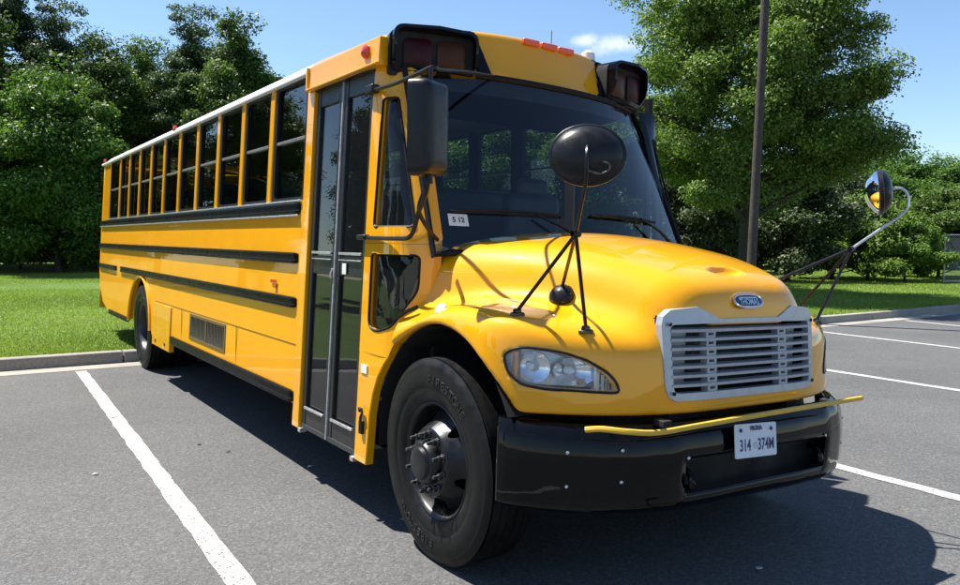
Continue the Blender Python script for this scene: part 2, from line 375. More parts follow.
def asphalt_extra(n, l, t, last):
    # hairline scuffs and faint drip stains
    w = n.new('ShaderNodeTexVoronoi'); w.feature = 'DISTANCE_TO_EDGE'; w.inputs['Scale'].default_value = .33
    ns = n.new('ShaderNodeTexNoise'); ns.inputs['Scale'].default_value = 1.7; ns.inputs['Detail'].default_value = 5
    ad = n.new('ShaderNodeMix'); ad.data_type = 'VECTOR'; ad.inputs['Factor'].default_value = .35; l.new(t.outputs['Object'], ad.inputs['A']); l.new(ns.outputs['Color'], ad.inputs['B']); l.new(t.outputs['Object'], ns.inputs['Vector']); l.new(ad.outputs['Result'], w.inputs['Vector'])
    r = n.new('ShaderNodeMapRange'); r.inputs['From Min'].default_value = 0; r.inputs['From Max'].default_value = .006; r.inputs['To Min'].default_value = .95; r.inputs['To Max'].default_value = 1; l.new(w.outputs['Distance'], r.inputs['Value'])
    sp = n.new('ShaderNodeTexVoronoi'); sp.inputs['Scale'].default_value = 2.3; sp.inputs['Randomness'].default_value = 1; l.new(t.outputs['Object'], sp.inputs['Vector'])
    r3 = n.new('ShaderNodeMapRange'); r3.inputs['From Min'].default_value = .0; r3.inputs['From Max'].default_value = .05; r3.inputs['To Min'].default_value = .55; r3.inputs['To Max'].default_value = 1; l.new(sp.outputs['Distance'], r3.inputs['Value'])
    st = n.new('ShaderNodeTexNoise'); st.inputs['Scale'].default_value = .9; st.inputs['Detail'].default_value = 8; st.inputs['Roughness'].default_value = .7; l.new(t.outputs['Object'], st.inputs['Vector'])
    r2 = n.new('ShaderNodeMapRange'); r2.inputs['From Min'].default_value = .6; r2.inputs['From Max'].default_value = .75; r2.inputs['To Min'].default_value = 1; r2.inputs['To Max'].default_value = .78; l.new(st.outputs['Fac'], r2.inputs['Value'])
    q = n.new('ShaderNodeMath'); q.operation = 'MULTIPLY'; l.new(r.outputs[0], q.inputs[0]); l.new(r2.outputs[0], q.inputs[1])
    q2 = n.new('ShaderNodeMath'); q2.operation = 'MULTIPLY'; l.new(q.outputs[0], q2.inputs[0]); l.new(r3.outputs[0], q2.inputs[1])
    # pale and dark stone chips
    vc = n.new('ShaderNodeTexVoronoi'); vc.inputs['Scale'].default_value = 75; l.new(t.outputs['Object'], vc.inputs['Vector'])
    sx = n.new('ShaderNodeSeparateColor'); l.new(vc.outputs['Color'], sx.inputs[0])
    rc = n.new('ShaderNodeValToRGB'); l.new(sx.outputs[0], rc.inputs[0]); e = rc.color_ramp.elements; e[0].position = 0; e[0].color = (.72, .72, .72, 1); e[1].position = 1; e[1].color = (1.38, 1.38, 1.36, 1)
    e2 = rc.color_ramp.elements.new(.25); e2.color = (.88, .88, .88, 1); e3 = rc.color_ramp.elements.new(.8); e3.color = (1.08, 1.08, 1.07, 1)
    vm_ = n.new('ShaderNodeVectorMath'); vm_.operation = 'MULTIPLY'; l.new(last, vm_.inputs[0]); l.new(rc.outputs[0], vm_.inputs[1]); last = vm_.outputs[0]
    v = n.new('ShaderNodeVectorMath'); v.operation = 'SCALE'; l.new(last, v.inputs[0]); l.new(q2.outputs[0], v.inputs['Scale']); return v.outputs[0]
asphalt_m = ground_mat('asphalt', (.050, .051, .053), (.145, .144, .142), 190, .35, .85, (.5, .006), asphalt_extra)
lawn_m = ground_mat('lawn_soil_and_grass', (.06, .11, .018), (.125, .21, .034), 34, .5, .9, (.8, .03))
conc_m = ground_mat('concrete_kerb', (.23, .215, .19), (.32, .30, .265), 120, 1.2, .85, (.4, .004))
gutter_m = ground_mat('concrete_gutter', (.25, .235, .20), (.33, .31, .27), 120, 1.0, .85, (.4, .004))
def kerb_frame(n=None):
    P = [np.array(k, float) for k in KERB]; xs = []
    for i in range(len(P) - 1):
        L = np.linalg.norm(P[i + 1] - P[i]); k = max(1, int(L / (1.0 if L < 40 else 30)))
        xs += [P[i] + (P[i + 1] - P[i]) * j / k for j in range(k)]
    return xs + [P[-1]]
KP = kerb_frame()
# asphalt: one sheet from the kerb towards and past the camera
b = MB(); ys = [-1500, -200, -40, -12, -4, 0, 4]
xs = [-1500] + [k[0] for k in KP] + [1500]
b.v = []; cols = [-1500, -200, -40, -12, -4, 0, 4]
for x in xs:
    for y in cols: b.v.append((x, y, 0))
    b.v.append((x, (kerb_y(x) if abs(x) < 1400 else kerb_y(x) + 200) + .05, 0))
nc = len(cols) + 1
b.f = [(i * nc + j, (i + 1) * nc + j, (i + 1) * nc + j + 1, i * nc + j + 1) for i in range(len(xs) - 1) for j in range(nc - 1)]; b.m = [0] * len(b.f)
lot = structure(b.build('parking_lot', asphalt_m, smooth=0))
# lawn: one sheet from the kerb to the horizon
def lawn_z(x, y):
    d = max(0, y - kerb_y(x)); return .145 + .035 * sin(x * .31 + y * .17) * min(1, d / 4) + .03 * sin(y * .5 + x * .11) * min(1, d / 4) + min(d, 60) * .004
b = MB(); offs = [.16, .4, .8, 1.4, 2.2, 3.2, 4.5, 6, 8, 10, 13, 17, 22, 30, 40, 60, 120, 400, 1500]
xs2 = [-1500, -400] + [k[0] for k in KP] + [400, 1500]
for x in xs2:
    for d in offs:
        y = kerb_y(x) + d; b.v.append((x, y, lawn_z(x, y)))
nc = len(offs); b.f = [(i * nc + j, (i + 1) * nc + j, (i + 1) * nc + j + 1, i * nc + j + 1) for i in range(len(xs2) - 1) for j in range(nc - 1)]; b.m = [0] * len(b.f)
lawn = structure(b.build('lawn', lawn_m))
# kerb in cast sections, with the concrete gutter in front of it
kerb = structure(empty('kerb')); gut = MB()
D = []
for i in range(len(KP)):
    a = KP[max(i - 1, 0)]; c = KP[min(i + 1, len(KP) - 1)]; t = (c - a) / np.linalg.norm(c - a); D.append(np.array([-t[1], t[0]]))
prof = [(0, -.05), (.012, .135), (.03, .152), (.15, .155), (.165, .14), (.165, -.05)]
near = [i for i in range(len(KP)) if -25 < KP[i][0] < 30]
def sweep(i0, i1, prof, gap=0):
    o = MB(); n = len(prof)
    for q, i in enumerate(range(i0, i1 + 1)):
        base = KP[i].copy()
        if gap and i == i0: base = base + (KP[i + 1] - KP[i]) * gap
        if gap and i == i1: base = base + (KP[i - 1] - KP[i]) * gap
        for (d, z) in prof: p = base + D[i] * d; o.v.append((p[0], p[1], z))
    for q in range(i1 - i0):
        for k in range(n):
            k2 = (k + 1) % n; o.f.append((q * n + k, (q + 1) * n + k, (q + 1) * n + k2, q * n + k2))
    o.f += [tuple(range(n)), tuple((i1 - i0) * n + k for k in range(n))[::-1]]; o.m = [0] * len(o.f); return o
i = 0
while i < len(KP) - 1:
    j = min(i + (3 if i in near else 6), len(KP) - 1)
    sweep(i, j, prof, .006).build('kerb_section', conc_m, kerb, bev=.012 if i in near else 0); i = j
structure(sweep(0, len(KP) - 1, [(-.34, -.03), (-.34, .004), (.004, .008), (.004, -.03)]).build('gutter', gutter_m))
# painted bay lines
def paint_mat():
    m = bpy.data.materials.new('worn_white_line_paint'); m.use_nodes = True; n = m.node_tree.nodes; l = m.node_tree.links; b = n['Principled BSDF']
    t = n.new('ShaderNodeTexCoord'); x = n.new('ShaderNodeTexNoise'); x.inputs['Scale'].default_value = 60; x.inputs['Detail'].default_value = 6; x.inputs['Roughness'].default_value = .7; l.new(t.outputs['Object'], x.inputs['Vector'])
    r = n.new('ShaderNodeMapRange'); r.inputs['From Min'].default_value = .385; r.inputs['From Max'].default_value = .47; l.new(x.outputs['Fac'], r.inputs['Value']); l.new(r.outputs[0], b.inputs['Alpha'])
    y = n.new('ShaderNodeTexNoise'); y.inputs['Scale'].default_value = 3; y.inputs['Detail'].default_value = 5; l.new(t.outputs['Object'], y.inputs['Vector'])
    c = n.new('ShaderNodeMix'); c.data_type = 'RGBA'; c.inputs['A'].default_value = (.34, .34, .32, 1); c.inputs['B'].default_value = (.54, .54, .52, 1); l.new(y.outputs['Fac'], c.inputs['Factor']); l.new(c.outputs['Result'], b.inputs['Base Color'])
    b.inputs['Roughness'].default_value = .8; return m
line_m = paint_mat()
def bay_line(x0, y0, x1, y1, w=.12):
    o = MB(); n = 60; d = Vector((x1 - x0, y1 - y0, 0)).normalized(); s = Vector((-d.y, d.x, 0))
    for k in range(n + 1):
        t = k / n; p = Vector((x0 + (x1 - x0) * t, y0 + (y1 - y0) * t, .005)); j = random.uniform(-.004, .004)
        o.v += [tuple(p + s * (w / 2 + random.uniform(-.004, .004) + j)), tuple(p - s * (w / 2 + random.uniform(-.004, .004) - j))]
    o.f = [(2 * k, 2 * k + 1, 2 * k + 3, 2 * k + 2) for k in range(n)]; o.m = [0] * n
    return o.build('bay_line', line_m, lot, smooth=0)
for (x0, y0, x1, y1) in [(-1.85, 7.18, -2.10, -1.6), (2.215, 6.9, 2.15, -2.6), (6.12, 6.0, 6.05, -2.6), (9.98, 5.4, 9.55, -2.6), (13.45, 5.5, 12.6, -2.6), (-6.0, 7.3, -6.2, -1.6), (17.3, 5.5, 16.6, -2.6)]:
    bay_line(x0, y0, x1, y1)

# ------------------------------------------------------------------ the bus
bus = empty('school_bus')
label(bus, 'long yellow school bus with black rub rails and hood, front toward us', 'bus')
_a = radians(1.7)
BODY = Matrix(((cos(_a), 0, sin(_a), -.5 * sin(_a)), (0, 1, 0, 0), (-sin(_a), 0, cos(_a), .5 - .5 * cos(_a)), (0, 0, 0, 1)))   # the body leans a little on its springs
def part(mb, name, mats, bev=0, smooth=35, solid=0, recalc=True): return mb.build(name, mats, bus, bev, smooth, BODY, solid, recalc)
def sub(mb, name, mats, parent, bev=0, smooth=35, solid=0): return mb.build(name, mats, parent, bev, smooth, None, solid)
def xw(z): return 1.215 - .03 * (z - .35)
SIDES = (-1, 1)            # -1 = the door side (right of the bus), +1 = driver side
def wallmap(s, off=0): return lambda y, z: (s * (xw(z) + off), y, z)

# --- wheels
TR = .515
def wheel_parts(front):
    t = MB()
    tread = []
    for k in range(6):                       # five ribs with grooves between them
        a0 = -.115 + k * .046
        tread += [(a0 - .0035, .500), (a0 - .003, .5145), (a0 + .0 + .0395, .5145), (a0 + .040, .500)] if k < 5 else []
    prof = [(-.105, .288), (-.128, .33), (-.143, .40), (-.140, .46), (-.128, .498), (-.119, .512)] + tread + [(.119, .512), (.128, .498), (.136, .484), (.1375, .479), (.139, .474), (.1385, .462), (.143, .452), (.1445, .40), (.140, .372), (.1375, .369), (.137, .35), (.133, .33), (.122, .305), (.107, .288)]
    t.lathe(prof, seg=88)
    r = MB()
    r.lathe([(.107, .289), (.116, .296), (.120, .291), (.112, .280), (.098, .272), (.03, .262), (-.09, .255)], seg=64)
    # disc with round hand holes
    if front: A = lambda q: float(np.interp(q, [.08, .16, .168, .178, .2, .24, .262], [.150, .150, .146, .130, .088, .048, .030]))
    else: A = lambda q: float(np.interp(q, [.08, .125, .150, .175, .2, .235, .262], [-.085, -.085, -.07, -.045, -.02, .0, .015]))
    rm = lambda th, q: (A(q), q * cos(th), q * sin(th))
    for k in range(10 if not front else 5):
        nn = 10 if not front else 5
        c = 2 * pi * k / nn + .55; h = pi / nn
        hole = [(c + .030 / .216 * cos(a) , .216 + .030 * sin(a)) for a in np.linspace(0, 2 * pi, 20, endpoint=False)]
        r.ring([(c - h, .17), (c + h, .17), (c + h, .262), (c - h, .262)], hole, rm, 4, nang=36)
    r.lathe([(A(.17), .17), (A(.165), .165), (A(.158), .158), (A(.08) + .002, .085)], seg=40)
    bk = MB(); bk.lathe([(-.10, .255), (-.102, .001)], seg=32)
    hub = MB()
    a0 = .150 if front else -.085
    if front: hub.lathe([(a0, .112), (a0 + .035, .108), (a0 + .048, .098), (a0 + .05, .082), (a0 + .066, .076), (a0 + .074, .05), (a0 + .072, .001)], seg=36)
    else: hub.lathe([(a0, .095), (a0 + .10, .09), (a0 + .11, .08), (a0 + .112, .001)], seg=36)
    nut = MB(); nut.lathe([(0, .021), (.006, .021), (.008, .0165), (.03, .0155), (.032, .010), (.058, .009), (.060, .001)], seg=6)
    nuts = [(A(.14), .140 * cos(2 * pi * k / 10), .140 * sin(2 * pi * k / 10)) for k in range(10)]
    return t, r, bk, hub, nut, nuts, a0
def arc_text(txt, rad, ang, size, a):
    out = []
    for i, ch in enumerate(txt):
        v, f = textmesh(ch, size, .0); o = MB(); out.append(o)
        th0 = ang - i * size * .72 / rad
        o.add([(a, (rad + p[1]) * cos(th0 - p[0] / rad), (rad + p[1]) * sin(th0 - p[0] / rad)) for p in v], f)
    return out
def make_wheel(front, outer_text=True):
    t, r, bk, hub, nut, nuts, a0 = wheel_parts(front)
    w = empty('wheel', parent=bus)
    sub(t, 'tyre', rubber, w); sub(r, 'rim', rimblk if front else rimgrey, w, smooth=50)
    sub(bk, 'brake_drum', blackm, w); sub(hub, 'hub', rimblk if front else steel, w)
    me = nut.mesh('lug_nut', steel)
    for p in nuts:
        o = bpy.data.objects.new('lug_nut', me); link(o, w); o.location = p
    if outer_text:
        for q in arc_text('FIRESTONE', .408, 1.25, .058, .1452) + arc_text('FIRESTONE', .408, 1.25 + pi, .058, .1452): sub(q, 'letter', tyretext, w, smooth=0, solid=.004)
        
    return w
# canonical wheel: axis +X outward; y=forward-back in plane (cos) so text starts at the top
def copy_children(src, dst):
    for ch in list(src.children):
        c = ch.copy(); COL.objects.link(c); c.parent = dst; c.matrix_local = ch.matrix_local.copy()
fw = make_wheel(True)
rw = make_wheel(False)
def place_wheel(w, s, x, y, spin, steer=0):
    rot = Matrix.Rotation(pi if s < 0 else 0, 4, 'Z') @ Matrix.Rotation(steer, 4, 'Z') @ Matrix.Rotation(spin, 4, 'X')
    w.matrix_local = Matrix.Translation((s * x, y, TR)) @ rot
w2 = empty('wheel', parent=bus); copy_children(fw, w2)
w3 = empty('wheel', parent=bus); copy_children(rw, w3)
place_wheel(fw, -1, 1.030, 0, .35); place_wheel(w2, 1, 1.030, 0, 1.9)
place_wheel(rw, -1, 1.045, 7.06, .3); place_wheel(w3, 1, 1.045, 7.06, 1.2)
for s in SIDES:                              # inner tyres of the rear duals
    o = MB(); o.lathe([(-.105, .288), (-.143, .40), (-.128, .498), (-.119, .513), (.119, .513), (.128, .498), (.143, .40), (.105, .288)], c=(s * .715, 7.06, TR), ax=(s, 0, 0), seg=64)
    o.build('inner_tyre', rubber, bus)
ax = MB(); ax.tube([(-.98, 0, .47), (.98, 0, .47)], .06, 10); ax.build('front_axle', blackm, bus)
ax = MB(); ax.tube([(-.9, 7.06, TR), (.9, 7.06, TR)], .10, 12); ax.lathe([(-.2, .1), (-.1, .22), (.1, .22), (.2, .1)], c=(0, 7.06, TR), seg=24); ax.build('rear_axle', blackm, bus)
ch = MB()
for s in SIDES: ch.box((s * .43, 4.4, .72), (.08, 10.6, .26))
for y in (.9, 2.6, 4.3, 6.0, 8.1, 9.6): ch.box((0, y, .72), (.82, .1, .2))
ch.box((0, 3.6, .78), (1.6, 1.8, .34)); ch.box((0, -.35, .62), (.9, .9, .4)); ch.box((-.55, 5.2, .62), (.5, .9, .4))
part(ch, 'chassis_frame', blackm)

# --- lower side walls
def side_poly():
    arch = [(7.06 + .655 * cos(a), .50 + .60 * sin(a)) for a in np.linspace(pi - .06, .06, 26)]
    p = [(1.80, .46), (6.33, .46)] + arch + [(7.73, .52), (9.25, .49), (9.85, .60), (10.15, .82), (10.28, 1.06), (10.28, 1.84), (1.80, 1.84)]
    return p
for s in SIDES:
    o = MB(); o.plate(side_poly(), wallmap(s), wallmap(s, -.05)); part(o, 'side_wall', paint_side, smooth=30)
    o = MB(); arc = [(7.06 + .655 * cos(a), .50 + .60 * sin(a)) for a in np.linspace(pi, 0, 30)]
    o.tube([wallmap(s, .006)(y, z) for y, z in arc], .022, 6); part(o, 'wheel_arch_trim', paint)
    o = MB()                                 # wheel housing
    arc = [(7.06 + .66 * cos(a), .50 + .605 * sin(a)) for a in np.linspace(pi, 0, 20)]
    o.grid(list(range(20)), [0, 1], lambda i, j: (s * (xw(.7) - .05 - .62 * j), *arc[i])); part(o, 'wheel_housing', blackm)
    # seams of the skirt sheets
    o = MB(); o.box((s * (xw(.86) + .0015), 4.0, .862), (.004, 4.4, .006))
    for y in (3.12, 4.95): o.box((s * (xw(.66) + .0015), y, .66), (.004, .005, .40))
    part(o, 'panel_seam', mat('seam_dark', (.25, .11, .004), .6))  # dark yellow lines along the sheet joints
# --- rub rails: hollow ribbed channels with drawn-in ends
def rail(s, z, y0, y1, h, d=.028):
    o = MB(); prof = [(-.004, -h / 2), (d * .7, -h / 2), (d, -h * .38), (d, -h * .22), (d * .72, -h * .16), (d * .72, h * .16), (d, h * .22), (d, h * .38), (d * .7, h / 2), (-.004, h / 2)]
    n = len(prof); ys = [y0, y0 + .02, y0 + .06, y1 - .06, y1 - .02, y1]; k = [.25, .75, 1, 1, .75, .25]
    for y, q in zip(ys, k):
        for (a, b_) in prof: o.v.append((s * (xw(z + b_) + a * q), y, z + b_ * (.6 + .4 * q)))
    for i in range(len(ys) - 1):
        for j in range(n): j2 = (j + 1) % n; o.f.append((i * n + j, (i + 1) * n + j, (i + 1) * n + j2, i * n + j2))
    o.f += [tuple(range(n)), tuple((len(ys) - 1) * n + j for j in range(n))[::-1]]; o.m = [0] * len(o.f); return o
for s in SIDES:
    for (z, y0, y1, h) in [(1.787, 1.83, 10.26, .082), (1.447, 1.83, 10.27, .076), (1.143, 1.82, 8.44, .074), (1.143, 8.76, 10.24, .066), (.505, 1.79, 5.39, .082), (.505, 7.72, 9.23, .06)]:
        part(rail(s, z, y0, y1, h), 'rub_rail', blackr, smooth=30)
    o = MB(); o.box((s * (xw(1.76) + .018), 6.04, 1.738), (.02, 8.4, .012)); part(o, 'rail_edge_strip', alu, bev=.003)
# --- side windows and their posts
PY = [1.80, 2.50, 3.21, 3.92, 4.64, 5.36, 6.07, 6.76, 7.44, 8.12, 8.81, 9.62]
for s in SIDES:
    o = MB(); o.plate([(1.68, .31), (1.80, .31), (1.80, 2.70), (1.68, 2.70)], wallmap(s, .002), wallmap(s, -.06)); part(o, 'door_post', paint, bev=.006)
    if s > 0:
        o = MB(); o.plate([(.80, .31), (1.68, .31), (1.68, 1.62), (.80, 1.62)], wallmap(s, .001), wallmap(s, -.05)); part(o, 'cab_side_wall', paint_side)
    for i in range(1, 12):
        y = PY[i]; wdt = .085 if i < 11 else .0
        if i < 11:
            o = MB(); o.plate([(y - .042, 1.83), (y + .042, 1.83), (y + .042, 2.70), (y - .042, 2.70)], wallmap(s, .004), wallmap(s, -.026)); part(o, 'window_post', paint, bev=.008)
            o = MB(); o.plate([(y - .04, 1.83), (y + .04, 1.83), (y + .04, 2.70), (y - .04, 2.70)], wallmap(s, -.028), wallmap(s, -.062)); part(o, 'inner_post', frame_m, bev=.004)
        else:
            o = MB(); o.plate([(y, 1.83), (10.27, 1.83), (10.22, 2.70), (y, 2.70)], wallmap(s, .001), wallmap(s, -.05)); part(o, 'rear_corner_post', paint, bev=.01)
    spans = [(PY[i] + (.042 if i else 0.0), PY[i + 1] - (.042 if i < 10 else 0)) for i in range(11)]
    if s > 0: spans = [(.86, 1.68)] + spans
    for (y0, y1) in spans:
        o = MB(); wm = wallmap(s, -.008); wb = wallmap(s, -.045); z0 = 1.835 if y0 > 1 else 1.63
        outer = [(y0 + .003, z0), (y1 - .003, z0), (y1 - .003, 2.69), (y0 + .003, 2.69)]; hole = roundpoly([(y0 + .045, z0 + .035), (y1 - .045, z0 + .035), (y1 - .045, 2.655), (y0 + .045, 2.655)], .035)
        o.ring(outer, hole, wm, 1, wb, nang=8); w = part(o, 'window', frame_m, smooth=30)
        g = MB(); g.plate(outer_in := [(y0 + .04, z0 + .03), (y1 - .04, z0 + .03), (y1 - .04, 2.66), (y0 + .04, 2.66)], wallmap(s, -.030), wallmap(s, -.034)); sub(g, 'pane', gl_side, w, smooth=0)
        c = MB(); c.plate([(y0 + .04, 2.262), (y1 - .04, 2.262), (y1 - .04, 2.285), (y0 + .04, 2.285)], wallmap(s, -.012), wallmap(s, -.034)); sub(c, 'crossbar', winbar, w, bev=.003)
    o = MB(); o.box((s * (xw(2.70) + .008), 6.02, 2.692), (.045, 8.5, .03)); part(o, 'drip_rail', whitep, bev=.006)
    o = MB(); o.box((s * (xw(1.84) + .006), 5.72, 1.838), (.03, 7.8, .014)); part(o, 'window_sill', alu, bev=.003)
# --- rear wall
o = MB(); o.grid([-1, -.96, -.85, -.5, 0, .5, .85, .96, 1], [.49, .8, 1.06, 1.5, 1.84, 2.3, 2.7], lambda a, z: (a * (xw(z) - .004), 10.27 - .12 * abs(a) ** 8 + .0 * z, z)); part(o, 'rear_wall', paint, solid=.03)
o = MB(); o.plate([(-.45, .95), (.45, .95), (.45, 2.55), (-.45, 2.55)], lambda a, z: (a, 10.305, z), lambda a, z: (a, 10.29, z)); part(o, 'emergency_door', paint)
SKEW = .075
# --- roof and front cap
HW = xw(2.7)
def roofsd(x, z): return (np.abs(x / (HW + .012)) ** 2.6 + np.abs(np.maximum(z - 2.665, 0) / .375) ** 2.2) ** (1 / 2.4) - 1
aa = np.linspace(0, pi, 33)
def rp(t, off=0):
    c, s_ = cos(t), sin(t); return ((HW + .012 - off) * (abs(c) ** (2 / 2.1)) * (1 if c >= 0 else -1), 2.68 + (.265 - off) * s_)
o = MB(); o.grid(list(aa), [1.76, 3, 5, 7, 9, 9.9, 10.1, 10.24], lambda t, y: (rp(t)[0] * (1 - .03 * max(0, y - 9.9) ** 1.2), y, 2.68 + (rp(t)[1] - 2.68) * (1 if y <= 9.9 else (1 - ((y - 9.9) / .40) ** 2.4)))); roof = part(o, 'roof', whitep, smooth=50)
o = MB(); o.grid(list(aa), [1.3, 3, 5, 7, 9, 10.1], lambda t, y: (rp(t, .06)[0], y, rp(t, .06)[1])); part(o, 'ceiling_liner', liner)
for y in (3.1, 5.1, 7.1, 9.1):
    o = MB(); o.tube([(rp(t, .004)[0], y, rp(t, .004)[1]) for t in aa[6:-6]], .008, 5); sub(o, 'roof_rib', whitep, roof)
o = MB(); o.plate([(-1.04, .64), (-.5, .62), (0, .63), (.5, .72), (.90, .86), (1.06, 1.79), (-1.06, 1.79)], lambda x, y: (x, y, 2.522), lambda x, y: (x, y, 2.536)); part(o, 'headliner', mat('headliner_felt', (.016, .016, .018), .95, spec=0., noise=(20, .2)))
# marker lamps along the roof edge
for s in SIDES:
    for y in (5.55, 10.05):
        o = MB(); o.lathe([(0, .035), (.02, .03), (.028, .012), (.029, .001)], c=(s * (HW + .01), y, 2.735), ax=(s, 0, .2), seg=14); part(o, 'marker_lamp', redl)
def capf(x, y, z):
    a = np.abs(x); hh = np.interp(y, [.55, .8, 1.1, 1.45, 1.78], [.180, .195, .215, .24, .262]); r = ((np.abs(x / (HW + .014)) ** 2.2 + np.abs(np.maximum(z - 2.68, 0) / hh) ** 2.1) ** (1 / 2.1) - 1) * .3
    fr = (.565 + SKEW * x + .17 * a * a + np.where(a > .8, 1.1 * (a - .8) ** 2, 0) + .40 * (z - 2.56) - y) * .9
    f = smax(r, fr, .035); f = np.maximum(f, 2.545 - z); return np.maximum(f, y - 1.765)
P, Q = surface_nets(capf, (-1.3, .35, 2.5), (1.3, 1.80, 3.1), .022)
Cq = P[Q].mean(1); keep = Cq[:, 1] < 1.755; Q = Q[keep]; Cq = Cq[keep]
mi = ((np.abs(Cq[:, 0]) > np.where(Cq[:, 0] > 0, .47, .535) + .25 * (Cq[:, 2] - 2.72)) & (Cq[:, 1] < .79 + SKEW * Cq[:, 0] + .10 * (np.abs(Cq[:, 0]) > 1.0)) & (Cq[:, 2] > 2.50)).astype(int)
mi[(Cq[:, 2] < 2.56)] = 1
P[:, 0] *= np.where(P[:, 0] > 0, 1 - .15 * np.clip((1.4 - P[:, 1]) / .6, 0, 1) * np.clip(P[:, 0], 0, 1), 1)
o = MB(); o.v = [tuple(p) for p in P]; o.f = [tuple(map(int, q)) for q in Q]; o.m = list(map(int, mi))
cap = part(o, 'front_roof_cap', [paint, blackg], smooth=60, recalc=False)
# yellow lower edge of the centre panel
o = MB(); xs_ = np.linspace(-.52, .52, 15); o.tube([(x, .56 + SKEW * x + .17 * x * x, 2.563) for x in xs_], .011, 6); sub(o, 'edge_trim', paint, cap)
for k, x in enumerate((-.15, 0, .15)):
    z = 2.842 - .03 * x * x; y = .662 + SKEW * x + .17 * x * x
    o = MB(); o.box((0, 0, 0), (.125, .06, .046), rot=Matrix.Identity(3)); o.v = [(x + p[0], y + p[1] + .02, z + p[2] * (1 if p[2] < 0 else .8)) for p in o.v]
    sub(o, 'marker_lamp', amber, cap, bev=.01)
o = MB(); o.tube([(.36, 1.1, 2.85), (.362, 1.105, 3.10)], .003, 5); part(o, 'antenna', blackm)
o = MB(); o.lathe([(0, .05), (.05, .045), (.07, .02), (.071, .001)], c=(.44, .80, 2.845), ax=(0, 0, 1), seg=16); part(o, 'strobe_lamp', whitel)
# --- warning lights: hooded black boxes with two lamps each
for s in SIDES:
    o = MB()
    yaw = Matrix.Rotation(radians(14) * s, 3, 'Z')
    cx, cy_, cz = (-.845, .705, 2.632) if s < 0 else (.655, .775, 2.685)
    w, h, dpt = (.262 if s < 0 else .22), .13, .24
    outer = roundpoly([(-w, -h), (w, -h), (w, h), (-w, h)], [.02, .02, .06, .06], 4); inner = roundpoly([(-w + .018, -h + .02), (w - .018, -h + .02), (w - .018, h - .018), (-w + .018, h - .018)], [.015, .015, .05, .05], 4)
    def vm(front):
        def fn(u, v):
            y = (-.22 - .10 * (v + h) / (2 * h) * 0 + .10 * (1 - (v + h) / (2 * h)) * 0) if front else .12
            if front: y = -.205 + .12 * max(0, .35 - (v + h) / (2 * h)) / .35 * .6 + .05 * (abs(u) / w)
            p = yaw @ Vector((u * (1 - .05 * front), y, v + (.012 if front else 0))); return (cx + p.x, cy_ + p.y, cz + p.z)
        return fn
    o.ring(outer, inner, vm(True), 1, vm(False), nang=24)
    hd = part(o, 'warning_light_hood', blackg, smooth=40)
    ff = lambda d: (lambda x, z: (s * x, .565 + SKEW * s * x + .17 * x * x + .40 * (z - 2.56) + d, z))
    o = MB(); sh = .085 if s > 0 else 0; o.plate([(.492 - sh, 2.553), (.575 - sh, 2.553), (.655 - sh, 2.832), (.56 - sh, 2.835)], ff(-.012), ff(.03)); sub(o, 'edge_strip', blackg, hd, bev=.004)
    o = MB(); bk = lambda u, v: tuple(Vector((cx, cy_, cz)) + yaw @ Vector((u, -.095, v))); bk2 = lambda u, v: tuple(Vector((cx, cy_, cz)) + yaw @ Vector((u, .1, v)))
    o.plate(outer, bk, bk2); sub(o, 'backing', blackm, hd)
    for q, mt in ((-1, reddark if s < 0 else amberdark), (1, amberdark if s < 0 else reddark)):
        sq = roundpoly([(q * .098 - .082, -.085), (q * .098 + .082, -.085), (q * .098 + .082, .085), (q * .098 - .082, .085)], .03, 4)
        o = MB(); o.disc(sq, lambda u, v: tuple(Vector((cx, cy_, cz)) + yaw @ Vector((u, -.125 + 1.8 * ((u - q * .098) ** 2 + v * v), v))), 4)
        sub(o, 'warning_lamp', mt, hd)
# --- header over the door
for s in (-1,):
    o = MB(); o.plate([(.70 if s < 0 else 1.0, 2.555), (1.765, 2.555), (1.765, 2.715), (.70 if s < 0 else 1.0, 2.715)], wallmap(s, .022 if s < 0 else .0), wallmap(s, -.06)); o.box((s * (xw(2.63) + .026), 1.755, 2.635), (.02, .03, .16)); o.box((s * (xw(2.57) + .026), 1.23, 2.564), (.03, 1.06, .016)); hdr = part(o, 'door_header', paint, bev=.006)
    o = MB(); o.lathe([(.02, .042), (.036, .04), (.05, .025), (.054, .001)], c=(s * xw(2.64), .86, 2.652), ax=(s, 0, 0), seg=16); sub(o, 'marker_lamp', redl, hdr)
# --- cab corners: quarter windows in a wall that rounds into the windscreen
def yfr(z, s=-1): return .36 + SKEW * s + .37 * max(0, z - 1.6)
def inset(d): return float(np.interp(d, [-.12, -.05, 0, .03, .06, .1, .15, .2, .28, .36], [.33, .21, .135, .09, .056, .028, .012, .004, 0, 0]))
def corner(s, off=0): return lambda y, z: (s * (xw(z) - inset(y - yfr(z)) * (.5 if s > 0 else 1) + off - (.18 * max(0, min(1, (.90 - y) / .45)) * max(0, z - 1.55) if s > 0 else 0)), (.80 - (.80 - y) * (.80 - yfr(z, 1) - .06 * max(0, min(1, 1 - (z - 1.6) / .8))) / (.80 - yfr(z))) if s > 0 else y, z)
UP_OUT = [(.80, 1.56), (.80, 2.56), (yfr(2.56) - .01, 2.56), (yfr(2.08) - .01, 2.08), (yfr(1.6) - .01, 1.6), (yfr(1.6) - .01, 1.56)]
UP_HOLE = roundpoly([(.700, 1.65), (.700, 2.37), (.618, 2.37), (.350, 1.65)], [.03, .02, .015, .03])
LO_OUT = [(.80, .94), (.80, 1.558), (.275, 1.558), (.275, 1.24), (.40, 1.05), (.462, .94)]
